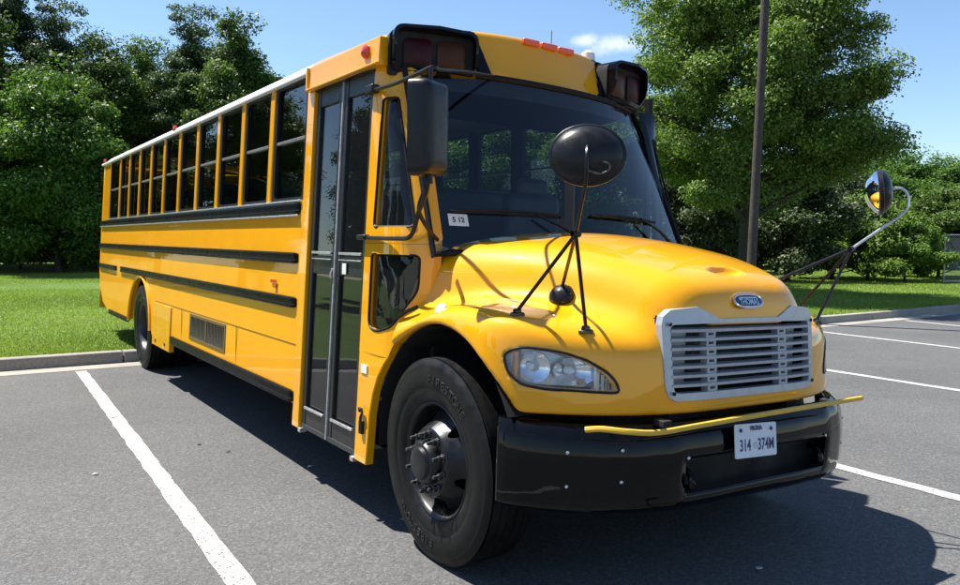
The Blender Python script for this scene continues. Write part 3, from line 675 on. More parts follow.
LO_HOLE = roundpoly([(.705, 1.50), (.315, 1.50), (.315, 1.30), (.43, 1.11), (.60, 1.068), (.705, 1.09)], [.03, .03, .05, .06, .05, .06])
BOT = [(.80, .31), (.645, .31), (.634, .45), (.628, .60), (.60, .72), (.555, .82), (.495, .90), (.455, .945), (.80, .945)]
for s in SIDES:
    for outer, hole, nm in ((UP_OUT, UP_HOLE, 'quarter_panel'), (LO_OUT, LO_HOLE, 'cowl_side_panel')):
        o = MB(); o.ring(outer, hole, corner(s), 7, corner(s, -.05), nang=64); pn = part(o, nm, blackg if (s > 0 and nm == 'quarter_panel') else paint, smooth=50)
        g = MB(); g.disc(hole, corner(s, -.022), 3); sub(g, 'pane', gl_door, pn)
        g = MB(); g.tube([corner(s, -.002)(*p) for p in hole], .008, 5, closed=True); sub(g, 'window_seal', frame_m, pn)
    o = MB(); o.plate(BOT, corner(s, .001), corner(s, -.05)); part(o, 'cowl_lower_panel', paint, bev=.006)
    o = MB(); o.tube([(s * 1.17, .43, 1.145), (s * 1.168, .385, 1.172), (s * 1.155, .32, 1.205), (s * 1.135, .25, 1.232)], .011, 6); part(o, 'fender_gap_seal', frame_m)
o = MB(); o.box((-xw(.83) - .004, .715, .845), (.008, .075, .05)); part(o, 'info_label', stick, bev=.002)
o = MB(); o.tube([(-xw(.58) - .008, .735, .60), (-xw(.58) - .02, .72, .622), (-xw(.58) - .02, .69, .622), (-xw(.58) - .02, .68, .60), (-xw(.58) - .02, .70, .575), (-xw(.55) - .02, .70, .50)], .008, 6); o.box((-xw(.55) - .012, .70, .515), (.02, .035, .07)); part(o, 'hood_latch', blackm)
# --- entrance door, two leaves
for k, (y0, y1) in enumerate(((.812, 1.238), (1.252, 1.672))):
    o = MB(); F = wallmap(-1, -.018); Bk = wallmap(-1, -.058)
    zs = [.325, .455, 1.355, 1.475, 2.44, 2.55]; fr = .055
    def bar(a0, a1, b0, b1, off=0): o.plate([(a0, b0), (a1, b0), (a1, b1), (a0, b1)], wallmap(-1, -.018 + off), Bk)
    bar(y0, y0 + fr, zs[0], zs[5]); bar(y1 - fr, y1, zs[0], zs[5])
    bar(y0 + fr, y1 - fr, zs[0], zs[1], -.004); bar(y0 + fr, y1 - fr, zs[2], zs[3], -.004); bar(y0 + fr, y1 - fr, zs[4], zs[5], -.004)
    lf = part(o, 'door_leaf', doorm, bev=.006)
    for (b0, b1) in ((zs[1], zs[2]), (zs[3], zs[4])):
        g = MB(); g.plate([(y0 + fr - .01, b0 - .01), (y1 - fr + .01, b0 - .01), (y1 - fr + .01, b1 + .01), (y0 + fr - .01, b1 + .01)], wallmap(-1, -.036), wallmap(-1, -.041)); sub(g, 'pane', gl_door, lf, smooth=0)
    g = MB(); g.box((-xw(1.49) + .012, (y0 + y1) / 2, 1.492), (.012, y1 - y0 - 2 * fr, .016)); sub(g, 'glazing_bead', alu, lf, bev=.002); g = MB(); g.box((-xw(1.45) + .012, (y0 + y1) / 2, 1.452), (.01, y1 - y0 - 2 * fr, .007)); sub(g, 'glazing_bead', alu, lf, bev=.002); g = MB(); g.box((-xw(.465) + .012, (y0 + y1) / 2, .464), (.014, y1 - y0 - 2 * fr, .016))
    sub(g, 'glazing_bead', alu, lf, bev=.002)
o = MB(); o.plate([(1.236, .325), (1.254, .325), (1.254, 2.55), (1.236, 2.55)], wallmap(-1, -.008), wallmap(-1, -.05)); part(o, 'door_seal', seal, bev=.004)
o = MB(); o.box((-xw(1.40) + .014, 1.10, 1.40), (.006, .055, .065)); part(o, 'door_sticker', stick, bev=.001)
o = MB(); o.tube([(-xw(1.36) + .005, 1.27, 1.34), (-xw(1.36) - .012, 1.24, 1.365), (-xw(1.36) - .012, 1.215, 1.395)], .008, 6); part(o, 'door_handle', alu)
o = MB(); o.box((-1.0, 1.24, .335), (.40, .86, .03)); o.box((-.95, 1.24, .62), (.3, .86, .03)); o.box((-.80, 1.24, .48), (.02, .86, .28)); o.box((-.62, 1.24, .78), (.02, .86, .3)); part(o, 'entry_step', floorm)
for y in (1.66, .83):
    o = MB(); o.box((-xw(.31) + .02, y, .305), (.05, .04, .03)); part(o, 'hinge_foot', alu, bev=.004)
# --- skirt details: vent grille, battery door, fuel label
o = MB(); outer = [(3.43, .60), (4.63, .60), (4.63, .845), (3.43, .845)]; o.ring(outer, roundpoly([(3.47, .625), (4.59, .625), (4.59, .82), (3.47, .82)], .01, 2), wallmap(-1, .006), 1, wallmap(-1, -.001), nang=8); vt = part(o, 'vent_grille', mat('vent_frame', (.16, .10, .03), .5, metal=.3), bev=.002)
o = MB(); o.plate([(3.46, .615), (4.6, .615), (4.6, .83), (3.46, .83)], wallmap(-1, .003), wallmap(-1, -.002)); sub(o, 'mesh_backing', ventm, vt)
o = MB(); o.box((-xw(.72) - .006, 4.03, .722), (.008, .03, .21)); sub(o, 'centre_bar', mat('vent_frame'), vt)
me = None
for k in range(26):
    o = MB(); o.box((0, 0, 0), (.006, .012, .20)); me = me or o.mesh('vent_slat', mat('vent_slat', (.10, .085, .06), .5, metal=.3))
    q = bpy.data.objects.new('vent_slat', me); link(q, vt); q.location = (-xw(.72) - .004, 3.49 + k * 1.08 / 25, .722)
o = MB(); o.plate([(5.40, .365), (6.24, .365), (6.24, .845), (5.40, .845)], wallmap(-1, .014), wallmap(-1, -.04)); bd = part(o, 'battery_door', paint, bev=.008)
for y in (5.60, 6.05):
    o = MB(); o.lathe([(.014, .022), (.022, .02), (.024, .001)], c=(-xw(.43), y, .43), ax=(-1, 0, 0), seg=12); sub(o, 'latch', steel, bd)
o = MB(); o.box((-xw(1.03) - .003, 2.28, 1.27), (.004, .12, .022)); o.box((-xw(1.03) - .004, 2.24, 1.235), (.004, .04, .03)); part(o, 'fuel_label', redl)

# --- hood with fenders: one moulded shell
_zt = np.polyfit([.45, .1, -.25, -.55, -.8, -.97], [1.665, 1.655, 1.62, 1.55, 1.47, 1.41], 3)
_yf = np.polyfit(np.array([0, .3, .5, .62, .75, .95, 1.1, 1.2]) ** 2, [-.972, -.966, -.945, -.918, -.868, -.75, -.622, -.50], 4)
_ft = np.polyfit([.6, .4, .2, 0, -.3, -.5, -.7, -.9], [1.02, 1.13, 1.20, 1.245, 1.265, 1.235, 1.18, 1.12], 4)
def frontplane(x, z): return np.polyval(_yf, np.minimum(np.abs(x), 1.22) ** 2) + .10 * (z - .9)
GR_OUT = [(-.55, 1.23), (-.54, 1.27), (-.50, 1.298), (-.345, 1.312), (-.31, 1.30), (-.275, 1.268), (-.245, 1.258), (.245, 1.258), (.275, 1.268), (.31, 1.30), (.345, 1.312), (.50, 1.298), (.54, 1.27), (.55, 1.23), (.538, .955), (.52, .91), (.485, .893), (-.485, .893), (-.52, .91), (-.538, .955)]
HEAD = [(1.141, 1.079), (1.122, 1.103), (1.087, 1.12), (1.03, 1.116), (.962, 1.106), (.871, 1.075), (.793, 1.025), (.757, .982), (.746, .947), (.757, .936), (.816, .938), (1.017, .944), (1.097, .959), (1.132, 1.007)]
def hoodf(x, y, z, cut=True):
    a = np.abs(x)
    zt = np.polyval(_zt, np.clip(y, -1.1, .5)) - .05 * (a / .6) ** 2
    w = .60 + .43 * (np.clip(y, -1, .4) + .55)
    hood = smax(z - zt, (a - w - .42 * (zt - z)) * .9, .14)
    ft = np.polyval(_ft, np.clip(y, -1, .6)) + .10 * (1.2 - a)
    fen = smax(z - ft, a - 1.205 + .03 * (z - .35), .12)
    f = smin(hood, fen, .10)
    fp = frontplane(x, z); f = smax(f, (fp - y) * .85, .10)
    f = smax(f, .835 - z, .02); f = smax(f, y - np.where(a > 1.0, .40, .33), .02)
    if cut:
        arch = np.maximum(np.hypot(y + .03, z - .50) - .665, .5 - a); f = smax(f, -arch, .03)
        f = np.maximum(f, -np.maximum(polysd(x, z, GR_OUT) + .034, y - fp - .16))
        f = np.maximum(f, -np.maximum(polysd(a, z, HEAD) + .008, y - fp - .13))
        f = smax(f, .35 - np.sqrt((x / .13) ** 2 + ((y + .80) / .06) ** 2 + ((z - 1.495) / .055) ** 2) * .35, .02)   # finger scoop
    return f
P, Q = surface_nets(hoodf, (-1.26, -1.08, .79), (1.26, .46, 1.72), .0135)
Cq = P[Q].mean(1); dist = np.hypot(Cq[:, 1] + .03, Cq[:, 2] - .50)
mi = np.zeros(len(Q), int)
fpq = frontplane(Cq[:, 0], Cq[:, 2])
mi[(polysd(Cq[:, 0], Cq[:, 2], GR_OUT) < -.012) & (Cq[:, 1] > fpq + .03) & (Cq[:, 1] < fpq + .2)] = 1
mi[(polysd(np.abs(Cq[:, 0]), Cq[:, 2], HEAD) < -.003) & (Cq[:, 1] > fpq + .03) & (Cq[:, 1] < fpq + .2)] = 1
o = MB(); o.v = [tuple(p) for p in P]; o.f = [tuple(map(int, q)) for q in Q]; o.m = list(map(int, mi))
hood = part(o, 'hood', [paint, blackm], smooth=48, recalc=False)
def surf_y(x, z):
    ys = np.linspace(-1.2, .3, 1501); f = hoodf(np.full_like(ys, x), ys, np.full_like(ys, z), False); i = np.argmax(f < 0); return float(ys[i])
def surf_z(x, y):
    zs = np.linspace(1.8, .8, 1001); f = hoodf(np.full_like(zs, x), np.full_like(zs, y), zs, False); i = np.argmax(f < 0); return float(zs[i])
for s in SIDES:                                # wheel housing behind the hood
    o = MB(); arc = [(-.03 + .655 * cos(a), .50 + .655 * sin(a)) for a in np.linspace(-.12, pi - .50, 24)]
    o.grid(list(range(24)), [0, 1], lambda i, j: (s * (1.150 - .62 * j), *arc[i])); part(o, 'wheel_housing', blackm)
o = MB(); o.box((0, .40, 1.15), (1.9, .04, .8)); o.box((0, .62, 1.28), (2.0, .45, .36)); part(o, 'firewall', blackm)
# badge: chrome oval ring, dark field, letters
bz = 1.338; by = surf_y(0, bz)
def badge_pt(u, v, out): return (u, surf_y(u * .8, bz + v * .3) + v * .45 - out, bz + v)
ov = [(.098 * cos(t) * 1.0, .030 * sin(t)) for t in np.linspace(0, 2 * pi, 40, endpoint=False)]
ov = [(math.copysign(abs(cos(t)) ** .75, cos(t)) * .100, math.copysign(abs(sin(t)) ** .8, sin(t)) * .030) for t in np.linspace(0, 2 * pi, 40, endpoint=False)]
def bp(u, v, out): return (u, by + v * .55 - out, bz + v)
o = MB(); o.disc(ov, lambda u, v: bp(u, v, .012), 2); o.tube([bp(u, v, .010) for u, v in ov], .007, 6, closed=True, m=1); bdg = sub(o, 'badge', [badgeblue, chrome], hood)
v, f = textmesh('THOMAS', .040, .0, bold=.001)
o = MB(); o.add([bp(p[0] * .86, p[1] * .95 - .005, .0145) for p in v], f)
o.plate([(-.07, .012), (.07, .012), (.055, .017), (-.055, .017)], lambda a, b_: bp(a, b_, .0145), lambda a, b_: bp(a, b_, .0125)); 
oo = o.build('badge_lettering', chrome, hood, smooth=0); md = oo.modifiers.new('s', 'SOLIDIFY'); md.thickness = .002; md.offset = 0
# fender turn lamp
for s in SIDES:
    zc = surf_z(s * 1.127, .02)
    nrm = Vector((s * .75, -.1, .65)).normalized()
    o = MB(); o.lathe([(-.01, .033), (.008, .033), (.014, .026), (.018, .001)], c=(s * 1.127, .02, zc), ax=nrm, seg=20); sub(o, 'side_lamp', whitel, hood)
# --- grille
def gp(off): return lambda x, z: (x, float(frontplane(x, z)) + off, z)
GR_IN = roundpoly([(-.505, 1.232), (-.255, 1.236), (.255, 1.236), (.505, 1.232), (.495, .928), (-.495, .928)], [.03, .01, .01, .03, .03, .03], 3)
o = MB(); o.ring(GR_OUT, GR_IN, gp(-.008), 2, gp(.03), nang=80); grl = part(o, 'grille', silver, bev=.005, smooth=40)
o = MB(); o.disc(GR_OUT, gp(.13), 3); sub(o, 'radiator_screen', mat('radiator_black', (.01, .011, .013), .6, noise=(120, .5)), grl)
NS = 7
for k in range(NS):
    z = .962 + k * .0405; o = MB()
    xs_ = np.linspace(-.505, .505, 17)
    def sl(x, c): 
        y = float(frontplane(x, z)); return [(x, y - .010, z - .007), (x, y - .012, z + .006), (x, y + .028, z + .012), (x, y + .028, z + .0)][c]
    o.grid(list(xs_), [0, 1, 2, 3], lambda x, c: sl(x, c)); o.f += [(i * 4 + 3, (i + 1) * 4 + 3, (i + 1) * 4, i * 4) for i in range(16)]; o.m = [0] * len(o.f)
    sub(o, 'grille_slat', silver, grl, smooth=30)
for x in (-.26, .26):
    for k in range(NS):
        z = .944 + k * .0405; o = MB(); y = float(frontplane(x, z)) - .002
        o.ring([(x - .032, z - .016), (x + .032, z - .016), (x + .032, z + .016), (x - .032, z + .016)], [(x - .018, z - .006), (x + .018, z - .006), (x + .018, z + .006), (x - .018, z + .006)], lambda a, b_: (a, y, b_), 1, lambda a, b_: (a, y + .04, b_), nang=4)
        sub(o, 'slat_bracket', silver, grl, smooth=0)
for x, wd in ((-.41, .12), (.43, .06), (.34, .025)):
    o = MB(); o.box((x, float(frontplane(x, 1.08)) + .075, 1.08), (wd, .02, .27)); sub(o, 'side_baffle', silver, grl, bev=.004)
for x, z in ((-.515, 1.235), (.515, 1.235), (-.505, .93), (.505, .93)):
    o = MB(); o.lathe([(0, .009), (.006, .009), (.008, .004), (.009, .0005)], c=gp(-.017)(x, z), ax=(0, -1, 0), seg=10); sub(o, 'grille_bolt', blackm, grl)
# --- headlights
for s in SIDES:
    out = [(s * x, z) for x, z in HEAD]
    sy = {p: surf_y(*p) for p in out}
    def hs(off, shrink=0):
        def fn(x, z): return (x, surf_y(x, z) + off, z)
        return fn
    o = MB(); o.tube([hs(-.001)(*p) for p in roundpoly(out, .02, 2)], .0065, 6, closed=True); hl = part(o, 'headlight', blackp)
    dense = roundpoly(out, .02, 2)
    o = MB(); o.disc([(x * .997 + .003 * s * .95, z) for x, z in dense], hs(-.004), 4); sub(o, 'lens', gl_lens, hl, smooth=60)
    o = MB(); o.disc(dense, lambda x, z: (x, float(frontplane(x, z)) + .100, z), 3); sub(o, 'housing', mat('headlight_housing', (.66, .70, .76), .25, metal=.25, noise=(20, .2)), hl)
    def bowl(cx, cz, rx, rz, dp, nm, mt):
        o = MB(); ring = [(cx + rx * cos(t), cz + rz * sin(t)) for t in np.linspace(0, 2 * pi, 28, endpoint=False)]
        o.disc(ring, lambda x, z: (x, float(frontplane(x, z)) + .020 + dp * (1 - min(1, ((x - cx) / rx) ** 2 + ((z - cz) / rz) ** 2)), z), 5); sub(o, nm, mt, hl, smooth=60)
    bowl(s * .905, 1.022, .085, .060, .06, 'reflector_bowl', reflect)
    bowl(s * 1.045, 1.035, .055, .068, .05, 'reflector_bowl', reflect)
    o = MB(); o.box((s * 1.096, surf_y(s * 1.096, 1.035) + .035, 1.035), (.018, .03, .13)); sub(o, 'amber_reflector', mat('amber_bulb', (.7, .30, .12), .25, noise=(20, .2)), hl, bev=.004)
    o = MB(); o.lathe([(0, .018), (.03, .017), (.045, .008), (.046, .001)], c=(s * .905, surf_y(s * .905, 1.02) + .075, 1.022), ax=(0, -1, 0), seg=14); sub(o, 'bulb', whitel, hl)
    o = MB(); o.lathe([(0, .014), (.03, .014), (.04, .006), (.041, .001)], c=(s * 1.045, surf_y(s * 1.045, 1.03) + .06, 1.035), ax=(0, -1, 0), seg=14); sub(o, 'bulb', whitel, hl)
    o = MB(); y0 = surf_y(s * .82, 1.0) + .03; o.box((s * .822, y0, .995), (.03, .03, .105)); sub(o, 'divider', alu, hl, bev=.004)
    o = MB(); y0 = surf_y(s * .783, .97) + .03
    for q in range(3): o.box((s * (.80 - .017 * q), y0, .975 - .006 * q), (.008, .012, .07 - .018 * q))
    sub(o, 'side_fins', alu, hl)
# --- bumper
_bp = [(0, -1.065), (.3, -1.063), (.55, -1.045), (.71, -1.0), (.86, -.92), (.98, -.82), (1.065, -.73), (1.12, -.66), (1.155, -.60), (1.168, -.56)]
def bplan(t):                                   # t = signed arc parameter -9..9
    a = abs(t); i = min(int(a), 8); q = a - i; x = _bp[i][0] * (1 - q) + _bp[i + 1][0] * q; y = _bp[i][1] * (1 - q) + _bp[i + 1][1] * q; return math.copysign(x, t), y
bz_ = [(.435, .040), (.450, .022), (.47, .012), (.515, .004), (.635, 0), (.665, .001), (.69, .004), (.745, .012), (.785, .028), (.808, .055), (.812, .10)]
def bpt(t, k):
    x, y = bplan(t); z, d = bz_[k]; r = math.hypot(x, y + .55) or 1
    return (x - d * (x / 1.3) * .6, y + d * (1 - abs(x / 1.3) ** 3 * .5), z - .012 * (abs(x) / 1.2))
ts = sorted(set([-9 + .25 * k for k in range(73)] + [-1.85, 1.85]))
o = MB(); o.grid(ts, list(range(11)), bpt, skip=lambda t, k: abs(t) < 1.86 and 3 < k < 4.6); bmp = part(o, 'front_bumper', blackg, solid=.008, smooth=40)
o = MB(); o.box((0, -.93, .57), (1.5, .03, .22)); sub(o, 'crossmember', blackm, bmp)
for s in SIDES:
    for (x, z) in ((.985, .70), (.985, .555), (.80, .72), (.80, .585), (.50, .675)):
        y = float(np.interp(x, [p[0] for p in _bp], [p[1] for p in _bp]))
        o = MB(); o.lathe([(0, .0075), (.004, .0075), (.007, .004), (.008, .0005)], c=(s * x, y - .004, z - .01), ax=(s * x * .5, -1, 0), seg=10); sub(o, 'bumper_bolt', alu, bmp)
    o = MB(); pts = [(s * .47, -1.0, .52), (s * .47, -1.045, .53), (s * .47, -1.05, .565), (s * .47, -1.02, .60), (s * .47, -.98, .60)]; o.tube(smoothpath(pts, 4), .014, 8); sub(o, 'tow_hook', blackg, bmp)
    o = MB(); o.box((s * .60, -.99, .815), (.05, .06, .03)); sub(o, 'glint_bracket', alu if s > 0 else blackm, bmp, bev=.004)  # aluminium on the driver side paints a highlight onto the bumper edge
# --- crossing gate folded along the bumper
o = MB(); path = [(-1.02, -.965, .822), (-.98, -1.02, .832), (-.90, -1.08, .826), (-.76, -1.115, .816), (-.5, -1.125, .826), (.1, -1.13, .842), (.68, -1.125, .852)]
o.tube(smoothpath(path, 5), .0125, 8); part(o, 'crossing_gate_arm', yarm)
# --- licence plate
pm = Matrix.Translation((-.10, -1.092, .712)) @ Matrix.Rotation(radians(2.2), 4, 'Y') @ Matrix.Rotation(radians(-7), 4, 'X')
o = MB(); pl = roundpoly([(-.148, -.076), (.148, -.076), (.148, .076), (-.148, .076)], .01, 3); o.plate(pl, lambda u, v: tuple(pm @ Vector((u, -.002, v))), lambda u, v: tuple(pm @ Vector((u, .001, v)))); lp = part(o, 'licence_plate', plate_m)
for txt, sz, u0, v0 in (('314', .066, -.078, -.022), ('374M', .066, .070, -.022), ('VIRGINIA', .026, 0, .054)):
    v, f = textmesh(txt, sz, 0, bold=.0012); o = MB(); o.add([tuple(pm @ Vector((u0 + p[0] * .80, -.0034, v0 + p[1] * 1.12))) for p in v], f)
    sub(o, 'plate_lettering', inkblue, lp, smooth=0)
o = MB(); o.lathe([(0, .013), (.0005, .010)], c=tuple(pm @ Vector((-.008, -.0034, -.024))), ax=(0, -1, 0), seg=12); sub(o, 'plate_emblem', mat('emblem_grey', (.2, .25, .35), .5), lp)
for u in (-.108, .108):
    o = MB(); o.lathe([(0, .009), (.004, .009), (.006, .001)], c=tuple(pm @ Vector((u, -.003, .048))), ax=(0, -1, 0), seg=10); sub(o, 'plate_bolt', inkblue, lp)
# --- windscreen, dash, wipers
def wy(x, z): return .19 + .37 * (z - 1.6) + .17 * x * x + SKEW * x
def nx(x, z): return x * (1 - (.17 * max(0, z - 1.55) * (x / 1.04) if x > 0 else 0))
xsw = list(np.linspace(-1.04, 1.10, 26)); zsw = [1.50, 1.62, 1.8, 2.0, 2.2, 2.4, 2.56]
o = MB(); o.grid(xsw, zsw, lambda x, z: (nx(x, z), wy(x, z), z)); wsn = part(o, 'windscreen', gl_ws, smooth=60)
o = MB(); edge = [(-1.04, z) for z in zsw] + [(x, 2.555) for x in xsw[1:-1]] + [(1.10, z) for z in zsw[::-1]] + [(x, 1.52) for x in xsw[1:-1][::-1]]
o.tube([(nx(x, z), wy(x, z) - .004, z) for x, z in edge], .018, 6, closed=True); sub(o, 'rubber_seal', frame_m, wsn)
o = MB(); o.grid(xsw, [2.44, 2.56], lambda x, z: (nx(x, z) * .99, wy(x, z) + .012, z)); sub(o, 'sun_band', blackm, wsn, smooth=60)
sp = lambda u, v: (-.875 + u, wy(-.875 + u, 1.695 + v) - .004, 1.695 + v)
o = MB(); o.grid(list(np.linspace(-.055, .055, 4)), [-.03, .035], sp); stx = sub(o, 'inspection_sticker', stick, wsn, smooth=0)
v, f = textmesh('5 12', .038, 0, bold=.001); o = MB(); o.add([(-.875 + p[0], wy(-.875 + p[0], 1.695 + p[1]) - .0062, 1.697 + p[1]) for p in v], f); sub(o, 'sticker_lettering', inkblk, wsn, smooth=0)
for (piv, el, tip0, tip1) in (((-.10, 1.60), (-.40, 1.745), (-.92, 1.745), (-.20, 1.755)), ((.86, 1.60), (.50, 1.775), (.03, 1.77), (.70, 1.76))):
    wp = lambda x, z, d=.03: (x, wy(x, z) - d, z)
    o = MB(); o.tube([wp(*piv, .02), wp(*piv, .05), wp((piv[0] + el[0]) / 2, (piv[1] + el[1]) / 2 + .012, .06), wp(*el, .04)], [.018, .014, .010, .008], 6); wpr = part(o, 'wiper', blackp)
    o = MB(); o.tube([wp(tip0[0] + (tip1[0] - tip0[0]) * t, tip0[1] + (tip1[1] - tip0[1]) * t, .016) for t in np.linspace(0, 1, 10)], .009, 5); o.tube([wp(tip0[0] + (tip1[0] - tip0[0]) * t, tip0[1] + (tip1[1] - tip0[1]) * t + .012 * sin(pi * t), .03) for t in np.linspace(.12, .88, 8)], .006, 5); sub(o, 'wiper_blade', blackm, wpr)
o = MB(); o.grid(xsw, [0, 1, 2, 3], lambda x, k: [(x, wy(x, 1.50) + .01, 1.52), (x, wy(x, 1.5) + .16, 1.56), (x, wy(x, 1.5) + .33, 1.52), (x, wy(x, 1.5) + .36, 1.2)][int(k)]); part(o, 'dashboard', dashm)
o = MB(); o.lathe([(.0, .20), (.012, .213), (.0, .226), (-.012, .213)], c=(.52, .82, 1.62), ax=(0, .55, 1), seg=32, close=True); o.tube([(.52, .82, 1.62), (.52, .66, 1.42)], .03, 8); o.tube([(.33, .82, 1.62), (.71, .82, 1.62)], .014, 6); part(o, 'steering_wheel', dashm)
# --- inside: floor and seats
o = MB(); o.box((0, 5.9, .93), (2.3, 8.6, .06)); o.box((.45, 1.2, .90), (1.35, .9, .06)); part(o, 'cabin_floor', floorm)
def seat_mesh():
    o = MB(); pr = [(0, 0), (.10, .0), (.12, .45), (.10, .68), (.04, .70), (-.01, .66), (-.02, .3)]
    o.plate([(y, z + .42) for y, z in [(p[0], p[1]) for p in pr]], lambda y, z: (-.45, y, z), lambda y, z: (.45, y, z)); o.box((0, -.20, .40), (.9, .42, .10)); o.box((-.35, -.1, .18), (.04, .3, .36)); o.box((.35, -.1, .18), (.04, .3, .36)); return o.mesh('seat', seatm)
sm = seat_mesh()
for k in range(11):
    for s in SIDES:
        q = bpy.data.objects.new('seat', sm); link(q, bus); q.matrix_local = BODY @ Matrix.Translation((s * .66, 2.45 + k * .70, .96)); q.modifiers.new('b', 'BEVEL').width = .03
o = MB(); o.box((.52, 1.22, 1.25), (.5, .5, .14)); o.box((.52, 1.48, 1.62), (.5, .12, .72)); o.box((.52, 1.48, 2.02), (.28, .1, .16)); part(o, 'driver_seat', seatm, bev=.05)
o = MB(); o.box((-.55, 1.86, 1.35), (.9, .03, .85)); part(o, 'modesty_panel', dashm)
# --- rear-view mirrors beside the windscreen
for s in SIDES:
    mx, my, mz = (-1.27, -.06, 2.105) if s < 0 else (1.27, 1.08, 2.20)
    yaw = Matrix.Rotation(radians(28) * -s, 3, 'Z') @ Matrix.Rotation(radians(-2) , 3, 'Y')
    def mp_(u, d, v): p = yaw @ Vector((u, d, v)); return (mx + p.x, my + p.y, mz + p.z)
    o = MB(); face = roundpoly([(-.108, -.225), (.108, -.225), (.108, .225), (-.108, .225)], .04, 5)
    rows = [(.055, 1.0), (.02, 1.0), (-.02, .97), (-.045, .90), (-.058, .70), (-.062, .35)]
    n = len(face)
    for d, k in rows:
        for u, v in face: o.v.append(mp_(u * (1 - (1 - k) * .9), d, v * (1 - (1 - k) * .55)))
    for i in range(len(rows) - 1):
        for j in range(n): j2 = (j + 1) % n; o.f.append((i * n + j, i * n + j2, (i + 1) * n + j2, (i + 1) * n + j))
    o.f.append(tuple((len(rows) - 1) * n + j for j in range(n))); o.m = [0] * len(o.f)
    sm_ = part(o, 'side_mirror', blackp, smooth=45)
    o = MB(); o.plate([(u * .93, v * .97) for u, v in face], lambda u, v: mp_(u, .05, v), lambda u, v: mp_(u, .046, v)); sub(o, 'mirror_glass', mirror_m, sm_)
    if s < 0:
        o = MB(); top = (mx, my + .0, mz + .285)
        o.tube(smoothpath([(s * (xw(2.43) + .01), .80, 2.425), (s * 1.205, .45, 2.40), (s * 1.255, .06, 2.392), top, (s * 1.20, -.015, 2.398)], 4), .011, 8)
        o.tube([top, (mx, my, mz + .21)], .011, 8)
        o.tube(smoothpath([top, (s * 1.18, -.0, 2.402), (s * .85, .28, 2.49), (s * .50, .54, 2.562)], 4), .009, 8); sub(o, 'upper_arm', blackp, sm_)
        o = MB(); bot = (mx, my, mz - .22); el = (s * 1.235, .08, 1.72)
        o.tube(smoothpath([bot, (mx, my + .01, mz - .30), el, (s * 1.20, .22, 1.60), (s * 1.20, .40, 1.585), (s * (xw(1.59) + .012), .80, 1.59)], 5), .012, 8)
        o.tube(smoothpath([(s * 1.255, .01, 1.80), el, (s * 1.14, .14, 1.63), (s * 1.03, .24, 1.585)], 5), .011, 8); sub(o, 'lower_arm', blackp, sm_)
        for q, dd in (((s * (xw(2.43) + .012), .79, 2.43), (.05, .10, .05)), ((s * (xw(1.59) + .012), .80, 1.592), (.05, .11, .03))):
            o = MB(); o.box(q, dd); sub(o, 'arm_bracket', blackp, sm_, bev=.01)
        o = MB(); o.tube([mp_(0, 0, -.26), mp_(0, 0, -.20)], .02, 10); sub(o, 'pivot_collar', blackp, sm_)
    else:
        for z0, z1 in ((2.50, 2.40), (1.92, 2.0)):
            o = MB(); o.tube(smoothpath([(s * xw(z0), .92, z0), (s * 1.24, .96, z0), (mx, my, z1)], 4), .012, 8); sub(o, 'mirror_arm', blackp, sm_)
